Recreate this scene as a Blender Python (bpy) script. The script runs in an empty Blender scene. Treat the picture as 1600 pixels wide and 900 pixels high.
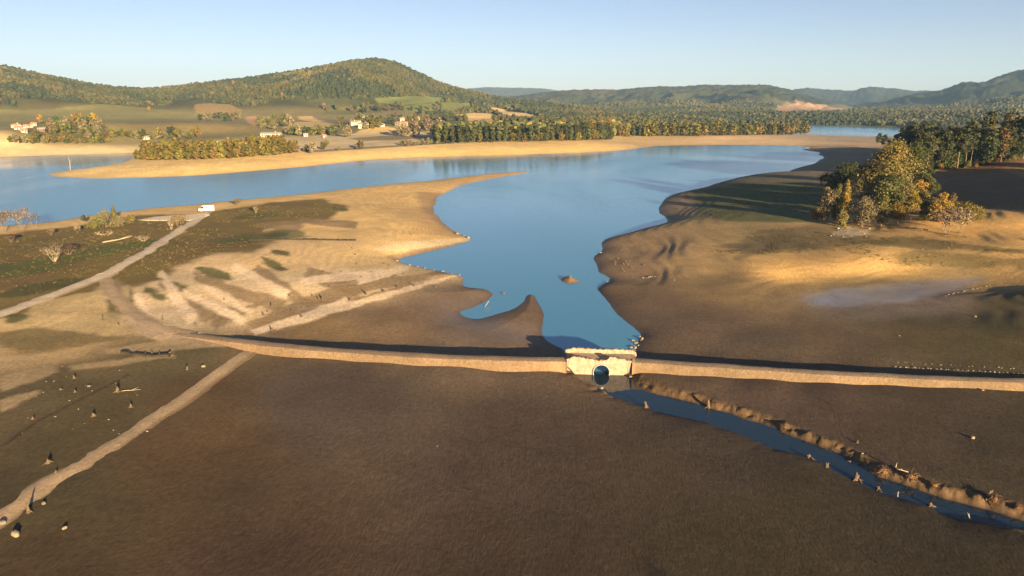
import bpy, bmesh, math, random
import numpy as np
from mathutils import Vector, Matrix

SC = bpy.context.scene
COL = SC.collection
rnd = random.Random(7)

# ------------------------------------------------------------------ camera, sky, sun, exposure
CAM_H = 40.0
F_PX = 1142.0                       # focal length in pixels of the 1600 px wide photograph
HOR_V = 160.0                       # eye level, in the photograph's rows
PITCH = math.atan((450.0 - HOR_V) / F_PX)
cam_data = bpy.data.cameras.new('camera')
cam = bpy.data.objects.new('camera', cam_data)
COL.objects.link(cam)
cam.location = (0, 0, CAM_H)
cam.rotation_euler = (math.pi / 2 - PITCH, 0, 0)
cam_data.sensor_width = 36.0
cam_data.lens = 36.0 * F_PX / 1600.0
cam_data.clip_start = 0.5
cam_data.clip_end = 40000.0
SC.camera = cam

SUN_EL = math.radians(9.5)
SUN_AZ = math.radians(154.0)        # clockwise from +Y: behind the camera, to the right
world = bpy.data.worlds.new('World')
SC.world = world
world.use_nodes = True
wn = world.node_tree.nodes
sky = wn.new('ShaderNodeTexSky')
sky.sky_type = 'NISHITA'
sky.sun_disc = False
sky.sun_elevation = SUN_EL
sky.sun_rotation = SUN_AZ
sky.altitude = 500.0
sky.air_density = 0.7
sky.dust_density = 0.6
sky.ozone_density = 2.1
wb = wn.new('ShaderNodeVectorMath')                # white balance of the sky light
wb.operation = 'MULTIPLY'
wb.inputs[1].default_value = (1.12, .85, .80)
world.node_tree.links.new(sky.outputs['Color'], wb.inputs[0])
world.node_tree.links.new(wb.outputs['Vector'], wn['Background'].inputs['Color'])
wn['Background'].inputs['Strength'].default_value = 0.0455

sun_data = bpy.data.lights.new('sun', 'SUN')
sun_data.energy = 5.0
sun_data.angle = math.radians(0.5)
sun_data.color = (1.0, 0.745, 0.42)
sun = bpy.data.objects.new('sun', sun_data)
COL.objects.link(sun)
sdir = Vector((math.sin(SUN_AZ) * math.cos(SUN_EL), math.cos(SUN_AZ) * math.cos(SUN_EL), math.sin(SUN_EL)))
sun.rotation_euler = sdir.to_track_quat('Z', 'Y').to_euler()
sun.location = (300, -300, 300)

SC.view_settings.view_transform = 'Standard'
SC.view_settings.look = 'None'
SC.view_settings.gamma = 1.0
SC.view_settings.use_curve_mapping = False
SC.view_settings.exposure = 2.07
SC.render.engine = 'CYCLES'
SC.cycles.max_bounces = 6
SC.cycles.diffuse_bounces = 2
SC.cycles.glossy_bounces = 3
SC.cycles.transparent_max_bounces = 6

# ------------------------------------------------------------------ small numeric helpers
CP, SP = math.cos(PITCH), math.sin(PITCH)

def pix_dir(u, v):
    x = (np.asarray(u, float) - 800.0) / F_PX
    q = (450.0 - np.asarray(v, float)) / F_PX
    return x, CP + q * SP, -SP + q * CP

def pix_at_z(u, v, z=0.0):
    """point at height z that the traced outline passes through"""
    dx, dy, dz = pix_dir(u, v)
    t = (z - CAM_H) / np.minimum(dz, -1e-4)
    return dx * t, dy * t

def smooth(a, b, x):
    t = np.clip((x - a) / (b - a), 0, 1)
    return t * t * (3 - 2 * t)

def _hash(ix, iy, seed):
    n = (ix.astype(np.int64) * 374761393 + iy.astype(np.int64) * 668265263 + seed * 982451653) & 0xFFFFFFFF
    n = ((n ^ (n >> 13)) * 1274126177) & 0xFFFFFFFF
    n = (n ^ (n >> 16)) & 0xFFFFFF
    return n.astype(np.float32) / np.float32(0xFFFFFF)

def vnoise(x, y, seed=0):
    xf, yf = np.floor(x), np.floor(y)
    fx, fy = (x - xf), (y - yf)
    fx = fx * fx * fx * (fx * (fx * 6 - 15) + 10)
    fy = fy * fy * fy * (fy * (fy * 6 - 15) + 10)
    xi, yi = xf.astype(np.int64), yf.astype(np.int64)
    a, b = _hash(xi, yi, seed), _hash(xi + 1, yi, seed)
    c, d = _hash(xi, yi + 1, seed), _hash(xi + 1, yi + 1, seed)
    return (a + (b - a) * fx) * (1 - fy) + (c + (d - c) * fx) * fy

def fbm(x, y, scale, octv=4, seed=0, gain=0.5):
    """-1..1, features of about `scale` metres"""
    s, amp, tot = 0.0, 1.0, 0.0
    f = 1.0 / scale
    for o in range(octv):
        s = s + amp * (vnoise(x * f + 17.3 * o, y * f - 9.1 * o, seed + o) * 2 - 1)
        tot += amp
        amp *= gain
        f *= 2.03
    return s / tot

def seg_dist(px, py, poly, closed=True):
    """distance to a polyline, and inside flag when closed"""
    P = np.asarray(poly, np.float32)
    n = len(P)
    d2 = np.full(px.shape, 1e12, np.float32)
    ins = np.zeros(px.shape, bool)
    for i in range(n if closed else n - 1):
        ax, ay = P[i]
        bx, by = P[(i + 1) % n]
        ex, ey = bx - ax, by - ay
        l2 = ex * ex + ey * ey + 1e-9
        t = np.clip(((px - ax) * ex + (py - ay) * ey) / l2, 0, 1)
        dx, dy = px - ax - t * ex, py - ay - t * ey
        np.minimum(d2, dx * dx + dy * dy, out=d2)
        if closed and ay != by:
            cr = ((ay > py) != (by > py)) & (px < ex * (py - ay) / (by - ay) + ax)
            ins ^= cr
    return np.sqrt(d2), ins

def signed(px, py, poly):
    d, ins = seg_dist(px, py, poly)
    return np.where(ins, -d, d)

def smooth_poly(P, it=2, closed=True):
    P = [np.array(p, float) for p in P]
    for _ in range(it):
        Q = []
        n = len(P)
        for i in range(n if closed else n - 1):
            a, b = P[i], P[(i + 1) % n]
            Q += [a * .75 + b * .25, a * .25 + b * .75]
        if not closed:
            Q = [P[0]] + Q + [P[-1]]
        P = Q
    return np.array(P)

# ------------------------------------------------------------------ outlines traced from the photograph
LAKE = [(-500,395),(-120,368),(0,360),(67,355),(105,349),(130,344),(195,337),(212,333),(262,329),(310,324.5),(375,317),(400,315),
 (500,304),(600,291),(675,282.5),(700,279),(760,272),(800,269.5),(833,268.5),(800,273.5),(770,279),(740,285),(715,291),
 (700,300),(682,307.5),(682,316),(676,327.5),(682,336),(690,347),(705,359),(722,367),(736,373),(732,377.5),(700,386),
 (662,395),(637,400),(620,406),(630,412.5),(662,419),(692,425),(722,431),(725,436),(722,445),(732,450),(755,451),(767,456),
 (770,461),(760,471),(737,481),(720,486),(718,490),(727,496),(745,499),(765,495),(790,487),(800,484),(815,474),(821,464),
 (827,460),(835,462),(842,472),(850,492),(848,505),(847,520),(851,529),(859,535),(871,541),(881,545),(886,560),(990,562),
 (992,547),(995,536),(1003,524),(997,517),(987,509),(979,504),(960,487),(950,472),(940,460),(931,452),(940,446),(956,437),
 (945,430),(936,425),(932,414),(927,402),(940,391),(942,386),(939,380),(945,374),(970,367),(1000,359),(1037,351),(1045,346),
 (1040,339),(1030,331),(1030,322),(1042,307),(1062,301),(1092,297),(1117,290),(1150,285),(1175,280),(1200,279),(1222,272),
 (1250,261),(1277,255),(1277,251),(1291,247),(1277,241),(1285,238),(1247,234),(1270,231),(1250,227.8),(1200,226.8),(1100,226.2),
 (1022,228),(1017,229.5),(960,236),(900,239),(800,242),(650,246),(575,250),(525,255),(475,260.5),(400,266.5),(312,274),
 (225,277.5),(150,279),(100,277.5),(71,274),(82,270.5),(112,265.5),(150,261),(192,254),(207,245),(217,239.5),(125,241),(0,245.5),
 (-300,254),(-700,280)]
FAR_LAKE = [(1130,212),(1261,211),(1350,214),(1400,214.5),(1440,213.5),(1470,209),(1440,203),(1427,199.5),(1380,198.6),(1350,197.5),(1300,197),(1261,196.6),(1150,196)]
STREAM = [(890,586),(908,587),(915,596),(927,604),(942,609),(955,621),(982,629),(1005,636),(1015,642),(1050,649),(1100,659),(1132,670),(1182,689),
 (1197,699),(1250,711),(1282,722),(1297,732),(1325,747),(1360,762),(1390,775),(1445,789),(1475,805),(1512,812),(1550,820),(1600,830),(1800,880),
 (1800,860),(1700,838),(1600,812),(1525,792),(1462,776),(1412,756),(1362,741),(1340,725),(1307,709),(1300,705),(1275,696),(1225,679),
 (1207,667),(1165,655),(1132,644),(1107,637),(1085,630),(1050,621),(1020,614),(992,602),(984,590),(972,585),(910,580)]
ISLAND = [(875,437),(880,433),(890,432),(899,435),(906,438),(897,441),(885,441)]
PUDDLE = [(1272,470),(1279,464),(1294,462),(1302,466),(1297,472),(1283,475)]

def to_w(P, z=0.0):
    a = np.array(P, float)
    x, y = pix_at_z(a[:, 0], a[:, 1], z)
    return np.stack([x, y], 1)

lake_w = smooth_poly(to_w(LAKE), 1)
far_w = to_w(FAR_LAKE)
stream_w = smooth_poly(to_w(STREAM), 1)
isl_w = smooth_poly(to_w(ISLAND, .2), 1)
pud_w = smooth_poly(to_w(PUDDLE, .9), 1)
# the channel that runs through the pipe under the causeway
cx0, cy0 = pix_at_z(937, 578, 0.0)
PIPE_X = float(cx0)
chan_w = np.array([(PIPE_X - 1.3, 97.5), (PIPE_X + 1.1, 97.5), (PIPE_X + 1.6, 118), (PIPE_X - .8, 118)])

# ------------------------------------------------------------------ the land as one height field on a fan grid
AZ_F = np.radians(np.linspace(-42, 42, 1151))
AZ_C = np.radians(np.arange(46, 180, 4.0))
AZ = np.concatenate([-AZ_C[::-1], AZ_F, AZ_C])
rr = [1.0, 6, 12, 18, 24, 30, 35, 40, 44]
while rr[-1] < 9800:
    r = rr[-1]
    step = (r * r + CAM_H ** 2) / (731 * CAM_H) * 0.85
    cap = 3.2 if r < 700 else (6.0 if r < 1400 else (9.0 if r < 2600 else (14.0 if r < 4200 else 32.0)))
    rr.append(r + min(max(step, .2), cap))
R = np.array(rr)
NA, NR = len(AZ), len(R)
AA, RR = np.meshgrid(AZ.astype(np.float32), R.astype(np.float32), indexing='ij')
GX, GY = RR * np.sin(AA), RR * np.cos(AA)
print('grid', NA, NR, NA * NR)

# broad heights: (u, v, z)
CTRL = [(0,900,1.3),(400,900,1.0),(800,900,.95),(1200,900,.95),(1600,900,1.0),(800,720,.85),(400,700,1.0),(1200,760,.95),(1400,650,1.0),(1600,700,1.15),(1050,700,.9),
 (100,700,1.8),(0,600,2.3),(200,600,1.8),(0,760,1.6),(1600,620,1.1),(1250,620,.9),(1050,600,.8),(600,600,1.25),(400,600,1.3),(500,570,1.4),(600,575,1.4),(700,580,1.35),(840,590,1.0),(1050,592,1.2),(1100,596,1.3),(1200,600,1.4),(1300,604,1.4),(1400,608,1.35),(1500,610,1.35),(480,535,.5),(560,540,.4),(650,544,.35),(740,548,.3),(820,551,.3),(1080,560,.35),(1180,567,.45),(1300,573,.55),(1400,577,.65),(400,520,.9),(245,508,2.45),(285,512,2.3),(320,516,1.9),(235,520,2.4),(270,532,2.2),(1030,608,.7),(1090,620,.65),(1150,633,.65),(1190,645,.65),(1230,657,.65),(1270,673,.7),(1310,690,.7),(1350,707,.75),(1400,726,.8),(1450,742,.8),(1500,757,.85),(250,540,2.0),(120,520,2.6),(0,500,3.0),(0,440,3.5),
 (100,400,3.2),(200,360,2.8),(300,335,2.4),(400,330,2.8),(350,400,3.4),(250,440,3.0),(450,430,2.6),(550,430,2.2),(650,428,1.5),(500,490,1.5),(600,500,.9),(700,510,.7),
 (780,530,.6),(830,500,.6),(450,530,1.1),(600,340,2.6),(600,370,2.6),(500,320,2.5),(660,310,1.6),(700,372,1.5),(760,277,.8),(60,362,2.2),
 (1000,560,.7),(1040,500,1),(1200,540,1.0),(1400,560,1.1),(1600,575,1.2),(980,430,1.2),(1100,430,2),(1200,410,3.5),(1300,400,4),(1400,380,5),(1500,370,6),(1600,370,7),
 (1300,350,4.5),(1100,385,2.8),(1000,390,1.4),(1050,320,1.3),(1150,320,3),(1250,330,4.5),(1300,470,.95),(1400,460,1.0),(1500,455,1.1),(1400,440,1.2),(1250,450,1.2),
 (1500,335,8),(1600,335,9.5),(1500,290,11),(1600,275,14),(1450,264,12),(1600,245,16),(1390,285,7),(1310,265,2.2),(1360,240,3),(1300,238,1.4),(1520,225,14),(1700,300,14),(1750,400,5),(1700,520,2.5),
 (1250,220,1.2),(1000,222,1.8),(1400,219,2.2),(1150,219,1.8),(1100,213,4),(960,222,5),(850,223,5.5),(700,225,6),(600,232,6),(500,240,5.5),(400,247,4.5),(300,254,4),(230,258,2.5),(150,270,1.2),
 (600,215,8),(500,215,8),(700,212,8),(400,215,9),(850,208,8),(1050,206,6),(200,226,5),(100,232,4),(0,235,5),(100,215,10),(0,212,12),(300,215,8),(-150,235,7),(-300,230,9),
 (0,190,24),(150,190,22),(300,190,20),(450,195,14),(600,190,18),(750,190,16),(900,190,12),(1050,188,10),
 (1250,192,4),(1350,194,3),(1450,194,5),(1600,194,10),(1700,200,16),(1450,180,14),(1600,178,20),(1250,182,12)]
cu = np.array(CTRL, float)
cxw, cyw = pix_at_z(cu[:, 0], cu[:, 1], cu[:, 2])
# ground behind and beside the camera (flat dry bed, rising to the right)
EXTRA = [(-60,20,1.5),(0,20,1.0),(60,20,1.2),(-150,60,3),(-300,150,5),(140,40,1.2),(220,120,4),(260,200,14),(0,-150,2),(-300,-200,8),(200,-100,8),(400,100,20),(500,400,30),(-700,300,10),(0,-900,40),(900,-300,60),(-900,-300,40)]
ex = np.array(EXTRA, float)
KX = np.concatenate([cxw, ex[:, 0]]); KY = np.concatenate([cyw, ex[:, 1]]); KZ = np.concatenate([cu[:, 2], ex[:, 2]])
KA, KL = np.arctan2(KX, KY).astype(np.float32), np.log(np.hypot(KX, KY)).astype(np.float32)

def idw(vals, ka=KA, kl=KL, eps=.035, power=2.0):
    vals = np.asarray(vals, np.float32)
    multi = vals.ndim == 2
    W = np.zeros(AA.shape, np.float32)
    S = np.zeros(AA.shape + ((vals.shape[1],) if multi else ()), np.float32)
    LR = np.log(RR)
    for i in range(len(vals)):
        da = np.abs(AA - ka[i]); da = np.minimum(da, 2 * np.pi - da)
        w = 1.0 / ((da ** 2 + (.8 * (LR - kl[i])) ** 2 + eps ** 2) ** power)
        W += w
        if multi:
            S += w[..., None] * vals[i]
        else:
            S += w * vals[i]
    return S / (W[..., None] if multi else W)

near = RR < 1500
D = np.full(AA.shape, 400.0, np.float32)
gx, gy = GX[near], GY[near]
wob = fbm(gx, gy, 9, 3, 5) * np.clip(np.hypot(gx, gy) / 220, .25, 2.2) * .55
sd = signed(gx, gy, lake_w)
sd = np.minimum(sd, signed(gx, gy, far_w))
sd = sd + wob
sds = signed(gx, gy, stream_w) + fbm(gx, gy, 2.5, 3, 6) * .35
sd = np.minimum(sd, sds)
sd = np.maximum(sd, -(signed(gx, gy, isl_w) + fbm(gx, gy, 2, 3, 9) * .3))
sdc = signed(gx, gy, chan_w)
sd = np.minimum(sd, sdc)
D[near] = np.clip(sd, -60, 400)

base = idw(KZ)
# bank steepness (metres over which the bank rises): (u, v, w)
WC = [(1100,600,1.0),(1300,680,1.0),(1500,750,.8),(1650,780,.8),(1000,590,1.0),(1000,670,1.8),(1200,740,1.8),(1450,850,1.8),(950,650,1.6),(880,620,1.2),(800,480,6),(700,460,7),(830,520,5),(650,410,5),
      (700,372,7),(720,330,9),(760,275,4),(950,400,6),(1000,480,7),(1030,540,4),(1000,430,6),(1040,330,5),(1150,285,8),(1270,245,9),(100,350,2.0),(300,328,3),(500,306,4),(690,285,4),
      (800,240,24),(500,252,24),(300,268,18),(100,240,22),(1100,224,30),(0,245,24),(890,437,1.5),(1285,468,9),(1060,660,2.6),(1150,690,2.6),(1240,725,2.6),(1320,760,2.6),(1400,790,2.6),(1500,825,2.6),(1060,612,.7),(1150,640,.7),(1220,660,.65),(1290,690,.65),(1380,730,.6),(1450,755,.6),(1540,780,.6)]
wc = np.array(WC, float)
wx, wy = pix_at_z(wc[:, 0], wc[:, 1], .5)
BW = np.exp(idw(np.log(wc[:, 2]), np.arctan2(wx, wy).astype(np.float32), np.log(np.hypot(wx, wy)).astype(np.float32), .05))
del wob
shore = 1 - np.exp(-np.maximum(D, 0) / BW)
Z = base * shore
# ground relief
land = np.clip(D / 14, 0, 1)
Z += land * (fbm(GX, GY, 60, 4, 11) * .35 + fbm(GX, GY, 14, 3, 12) * .10) * smooth(70, 160, RR) * (1 - .0 * RR)
Z += np.clip(D / 4, 0, 1) * (fbm(GX, GY, 4.5, 4, 13) * .015 + (RR < 170) * fbm(GX, GY, 1.3, 3, 14) * .012)

def bump(u, v, z, amp, sx, sy, rot=0.0):
    bx, by = pix_at_z(u, v, z)
    c, s = math.cos(rot), math.sin(rot)
    lx = (GX - bx) * c + (GY - by) * s
    ly = -(GX - bx) * s + (GY - by) * c
    return amp * np.exp(-(lx / sx) ** 2 - (ly / sy) ** 2)
Z += bump(1715, 474, 2.2, 1.5, 24, 8, -.2)
# old shorelines left by the falling water on the right-hand point
tm = smooth(.02, .10, AA) * smooth(140, 165, RR) * (1 - smooth(300, 420, RR)) * np.clip(D / 6, 0, 1) * smooth(.8, 1.4, Z)
zz = Z + fbm(GX, GY, 25, 3, 15) * .25
Z += tm * .055 * np.sin(2 * np.pi * zz / .42) * (.5 + .5 * vnoise(GX / 22, GY / 22, 3))
# gullies on the flank of the right-hand point
gm = bump(1010, 398, 1.5, 1.0, 26, 14, .3)
Z -= gm * .2 * np.clip(D / 4, 0, 1) * np.clip(fbm(GX + GY * .3, GY * .35, 6, 3, 16) + .1, 0, 1) * 2
# stream bank: raw lumps on the steep side
bk = (np.exp(-((D - .8) / .75) ** 2) * (RR < 112) * (BW < 1.35))
Z += bk * (fbm(GX, GY, 1.5, 3, 18) * .40 + fbm(GX, GY, .6, 2, 19) * .15)

# far ridges: skyline (u, v) at range R, with front width wf
def ridge(pts, Rr, wf, wb, tree=0.0, gul=.10, seed=30, gscale=260):
    p = np.array(pts, float)
    dx, dy, dz = pix_dir(p[:, 0], p[:, 1] + tree)
    az = np.arctan2(dx, dy)
    zt = CAM_H + Rr * dz / np.hypot(dx, dy)
    A = AZ.astype(np.float32)
    # smooth interpolation
    zi = np.interp(A, az, zt, left=zt[0], right=zt[-1])
    k = np.exp(-np.linspace(-2, 2, 25) ** 2); k /= k.sum()
    zi = np.convolve(np.pad(zi, 12, mode='edge'), k, 'valid')
    zi = np.where(np.abs(A) > math.radians(43), zi * .8, zi)
    edge = zi[:, None]
    t = (RR - Rr)
    prof = np.where(t < 0, np.exp(-(np.abs(t) / wf) ** 1.7), np.exp(-(t / wb) ** 2))
    n = fbm(GX, GY, gscale, 4, seed, .55)
    n2 = 1 - np.abs(fbm(GX, GY, gscale * .8, 3, seed + 7)) * 2
    far = 1 - prof
    return edge * prof * (1 + gul * 2.0 * (n * .6 + n2 * .5 - .3) * np.clip(far * 2.2, 0, 1) * np.clip(prof * 3, 0, 1))

SKY_A = [(-200,95),(-60,98),(0,103),(25,107),(50,114),(100,123),(150,133),(200,138),(235,139),(270,135),(330,128),(400,120),(450,113),(500,105),(540,97),(575,92.5),(600,93.5),(625,100),
         (650,112),(680,126),(700,133),(740,143),(780,152),(830,158),(900,166),(1000,178),(1700,190)]
SKY_B = [(500,150),(700,143),(720,139.5),(760,136.5),(800,137.5),(850,138.5),(880,143),(920,145),(1000,150),(1700,170)]
SKY_C = [(700,165),(800,152),(880,143),(905,142),(930,141.5),(960,143),(1000,138.5),(1030,137.5),(1060,138),(1085,135.5),(1110,133.5),(1130,135),(1160,134),(1200,134),(1240,143),(1287,159),(1350,175),(1400,182),(1700,190)]
SKY_D = [(1000,150),(1200,143),(1237,141.5),(1257,138),(1300,141),(1330,142.5),(1370,138),(1385,141),(1405,140),(1425,145),(1455,142.5),(1475,146),(1520,150),(1700,150)]
SKY_E = [(1250,184),(1340,172),(1400,158),(1440,150),(1472,145),(1487,140),(1512,132),(1530,135.5),(1555,125),(1600,114),(1680,102),(1800,92)]
ridges = [ridge(SKY_A, 2050, 640, 500, tree=4.5, gul=.34, seed=30, gscale=330), ridge(SKY_B, 7600, 1500, 900, gul=.2, seed=41, gscale=700),
          ridge(SKY_C, 3700, 820, 500, tree=-1, gul=.8, seed=52, gscale=380), ridge(SKY_D, 6200, 1300, 900, gul=.7, seed=63, gscale=560), ridge(SKY_E, 4100, 1150, 700, tree=-2, gul=.8, seed=74, gscale=480)]
hill = np.zeros_like(Z)
for h in ridges:
    k = 9.0
    m = np.maximum(hill, h)
    hill = m + np.log1p(np.exp(-np.abs(hill - h) / k)) * k * smooth(0, 30, m)
hill *= smooth(1050, 1500, RR) * 1.0
plain = Z * (1 - smooth(1900, 2600, RR)) + 14 * smooth(1900, 2600, RR)
Z = np.where(D < 400, Z, plain)
Z = np.maximum(plain, 0) * 0 + plain
m = np.maximum(plain, hill)
Z = np.where(hill > 1, m + np.log1p(np.exp(-np.abs(plain - hill) / 6.0)) * 6.0 * smooth(2, 20, hill), plain)
# canopy roughness of the woods too far away to plant
Z += smooth(2500, 3000, RR) * np.clip(hill / 40, 0, 1) * (vnoise(GX / 16, GY / 16, 91) + .6 * vnoise(GX / 34, GY / 34, 92) - .8) * 9
Z = np.where(D < 0, np.maximum(-1.5, D * .22), np.maximum(Z, .03 + np.minimum(.1, D * .02)))
under = (RR > 20)
# flat bed around the culvert
Z = np.where((D >= 0), Z, Z)

def zat(x, y):
    """terrain height by interpolation in the fan grid"""
    x = np.asarray(x, float); y = np.asarray(y, float)
    a = np.arctan2(x, y); r = np.hypot(x, y)
    fa = np.interp(a, AZ, np.arange(NA)); fr = np.interp(r, R, np.arange(NR))
    ia = np.clip(fa.astype(int), 0, NA - 2); ir = np.clip(fr.astype(int), 0, NR - 2)
    ta, tr = fa - ia, fr - ir
    return (Z[ia, ir] * (1 - ta) + Z[ia + 1, ir] * ta) * (1 - tr) + (Z[ia, ir + 1] * (1 - ta) + Z[ia + 1, ir + 1] * ta) * tr

def gat(G, x, y):
    a = np.arctan2(x, y); r = np.hypot(x, y)
    ia = np.clip(np.rint(np.interp(a, AZ, np.arange(NA))).astype(int), 0, NA - 1)
    ir = np.clip(np.rint(np.interp(r, R, np.arange(NR))).astype(int), 0, NR - 1)
    return G[ia, ir]

def hit(u, v):
    """first point of the land (or water) seen along a traced point"""
    dx, dy, dz = [float(k) for k in pix_dir(u, v)]
    hl = math.hypot(dx, dy)
    a = math.atan2(dx, dy)
    fa = float(np.interp(a, AZ, np.arange(NA))); ia = min(int(fa), NA - 2); t = fa - ia
    col = np.maximum(Z[ia] * (1 - t) + Z[ia + 1] * t, 0.0)
    ray = CAM_H + R * dz / hl
    idx = np.nonzero((col >= ray) & (R > 40))[0]
    i = int(idx[0]) if len(idx) else NR - 2
    i = max(i, 1)
    f0, f1 = ray[i - 1] - col[i - 1], ray[i] - col[i]
    s = float(np.clip(f0 / (f0 - f1 + 1e-9), 0, 1))
    r = R[i - 1] + s * (R[i] - R[i - 1])
    return Vector((r * math.sin(a), r * math.cos(a), float(col[i - 1] + s * (col[i] - col[i - 1]))))

# ------------------------------------------------------------------ ground colour (soil and plants, with some light and shade put in)
CC = [(800,900,(0.057,0.040,0.028)),(400,900,(0.073,0.045,0.028)),(0,900,(0.077,0.050,0.026)),(1200,900,(0.051,0.039,0.023)),(1600,900,(0.046,0.035,0.021)),(800,700,(0.072,0.051,0.038)),(500,620,(0.089,0.065,0.049)),  # mud tones set darker towards the lower right
 (300,700,(0.094,0.058,0.030)),(300,620,(0.100,0.064,0.033)),(150,650,(0.093,0.072,0.033)),(50,780,(0.074,0.058,0.030)),(0,650,(0.102,0.076,0.041)),(80,600,(0.105,0.081,0.041)),(250,560,(0.115,0.089,0.044)),(1100,700,(0.065,0.048,0.034)),(1300,800,(0.049,0.038,0.024)),
 (1250,620,(0.077,0.053,0.040)),(1450,650,(0.065,0.048,0.033)),(1600,680,(0.057,0.044,0.028)),
 (500,520,(0.192,0.128,0.065)),(600,500,(0.192,0.128,0.073)),(700,480,(0.192,0.138,0.096)),(760,520,(0.168,0.121,0.085)),(820,500,(0.184,0.124,0.081)),
 (450,400,(0.591,0.413,0.212)),(380,450,(0.617,0.463,0.275)),(300,480,(0.561,0.421,0.259)),(550,440,(0.617,0.463,0.275)),(600,350,(0.671,0.450,0.185)),(660,300,(0.617,0.413,0.174)),(700,355,(0.457,0.294,0.137)),(560,400,(0.617,0.432,0.201)),(100,500,(0.512,0.363,0.173)),(50,550,(0.366,0.257,0.130)),
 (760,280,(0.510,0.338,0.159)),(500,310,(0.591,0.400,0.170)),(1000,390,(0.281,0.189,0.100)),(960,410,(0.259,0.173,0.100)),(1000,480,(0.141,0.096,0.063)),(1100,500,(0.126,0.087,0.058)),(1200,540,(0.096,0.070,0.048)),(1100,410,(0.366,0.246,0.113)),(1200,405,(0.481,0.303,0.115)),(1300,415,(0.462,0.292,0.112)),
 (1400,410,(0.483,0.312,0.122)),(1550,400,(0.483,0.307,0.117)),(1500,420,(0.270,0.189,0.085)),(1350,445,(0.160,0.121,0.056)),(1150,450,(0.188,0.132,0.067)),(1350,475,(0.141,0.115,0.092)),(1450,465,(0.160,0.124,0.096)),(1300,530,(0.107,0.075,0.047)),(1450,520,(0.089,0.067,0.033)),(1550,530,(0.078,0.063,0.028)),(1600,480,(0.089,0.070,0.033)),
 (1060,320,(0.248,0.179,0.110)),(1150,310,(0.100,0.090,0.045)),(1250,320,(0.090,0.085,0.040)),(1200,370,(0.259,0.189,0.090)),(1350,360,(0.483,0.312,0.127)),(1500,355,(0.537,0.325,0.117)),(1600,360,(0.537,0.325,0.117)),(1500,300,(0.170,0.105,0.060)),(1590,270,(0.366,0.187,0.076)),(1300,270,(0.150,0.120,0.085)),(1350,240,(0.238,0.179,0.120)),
 (1200,222,(0.563,0.388,0.212)),(1000,224,(0.537,0.376,0.180)),(1350,217,(0.366,0.281,0.194)),(900,232,(0.671,0.450,0.180)),(700,238,(0.697,0.476,0.190)),(500,250,(0.697,0.476,0.190)),(300,268,(0.725,0.501,0.201)),(120,272,(0.725,0.514,0.222)),(100,240,(0.751,0.563,0.307)),(0,242,(0.697,0.514,0.275)),(500,225,(0.645,0.476,0.233)),(620,225,(0.645,0.476,0.233)),
 (100,215,(.14,.125,.045)),(0,195,(.18,.165,.06)),(200,195,(.19,.165,.065)),(300,200,(.18,.15,.065)),(600,195,(0.130,0.120,0.050)),(750,195,(0.120,0.110,0.050)),(1000,190,(0.070,0.080,0.030)),(1300,185,(0.070,0.075,0.030)),(1550,180,(0.080,0.080,0.035))]
cc = np.array([(a, b) for a, b, c in CC], float)
cxx, cyy = [], []
for a, b in cc:
    p = hit(a, b); cxx.append(p.x); cyy.append(p.y)
cxx, cyy = np.array(cxx), np.array(cyy)
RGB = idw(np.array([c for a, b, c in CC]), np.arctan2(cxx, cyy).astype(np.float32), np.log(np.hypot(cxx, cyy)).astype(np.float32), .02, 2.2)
# far woods
FOREST = np.array((.050, .052, .022), np.float32)
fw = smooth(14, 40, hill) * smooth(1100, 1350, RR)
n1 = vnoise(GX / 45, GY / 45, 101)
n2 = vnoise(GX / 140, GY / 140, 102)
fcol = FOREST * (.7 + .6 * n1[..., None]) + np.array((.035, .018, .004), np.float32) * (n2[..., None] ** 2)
dark = (.35 * smooth(.02, .1, AA) + .65 * smooth(.22, .45, AA)) * smooth(2600, 3200, RR)  # far right ridges lie in shade: that darkness is put into their colour
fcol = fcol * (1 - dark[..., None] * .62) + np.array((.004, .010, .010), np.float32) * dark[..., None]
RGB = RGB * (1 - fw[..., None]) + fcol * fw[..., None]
RGB = RGB.astype(np.float32)

def dens(P, step):
    out = []
    n = len(P)
    for i in range(n):
        a, b = np.array(P[i], float), np.array(P[(i + 1) % n], float)
        k = max(1, int(np.hypot(*(b - a)) / step))
        for j in range(k):
            out.append(a + (b - a) * j / k)
    return out

def world_poly(P, step=12):
    return np.array([hit(p[0], p[1])[:2] for p in dens(P, step)])

def region(P, color, soft=1.5, namp=2.0, nscale=6.0, strength=1.0, seed=200, stretch=1.0):
    W = world_poly(P)
    pad = soft + namp * 2 + 2
    lo, hi = W.min(0) - pad, W.max(0) + pad
    m = (GX > lo[0]) & (GX < hi[0]) & (GY > lo[1]) & (GY < hi[1])
    if not m.any():
        return W
    x, y = GX[m], GY[m]
    s = signed(x, y, W) + fbm(x, y * stretch, nscale, 4, seed, .6) * namp
    k = (1 - smooth(-soft, soft, s)) * strength
    RGB[m] = RGB[m] * (1 - k[:, None]) + np.array(color, np.float32) * k[:, None]
    return W

def blob(u, v, ru, rv, rot=0.0):
    c, s = math.cos(rot), math.sin(rot)
    return [(u + ru * math.cos(t) * c - rv * math.sin(t) * s, v + ru * math.cos(t) * s + rv * math.sin(t) * c) for t in np.linspace(0, 2 * np.pi, 14)[:-1]]

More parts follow.
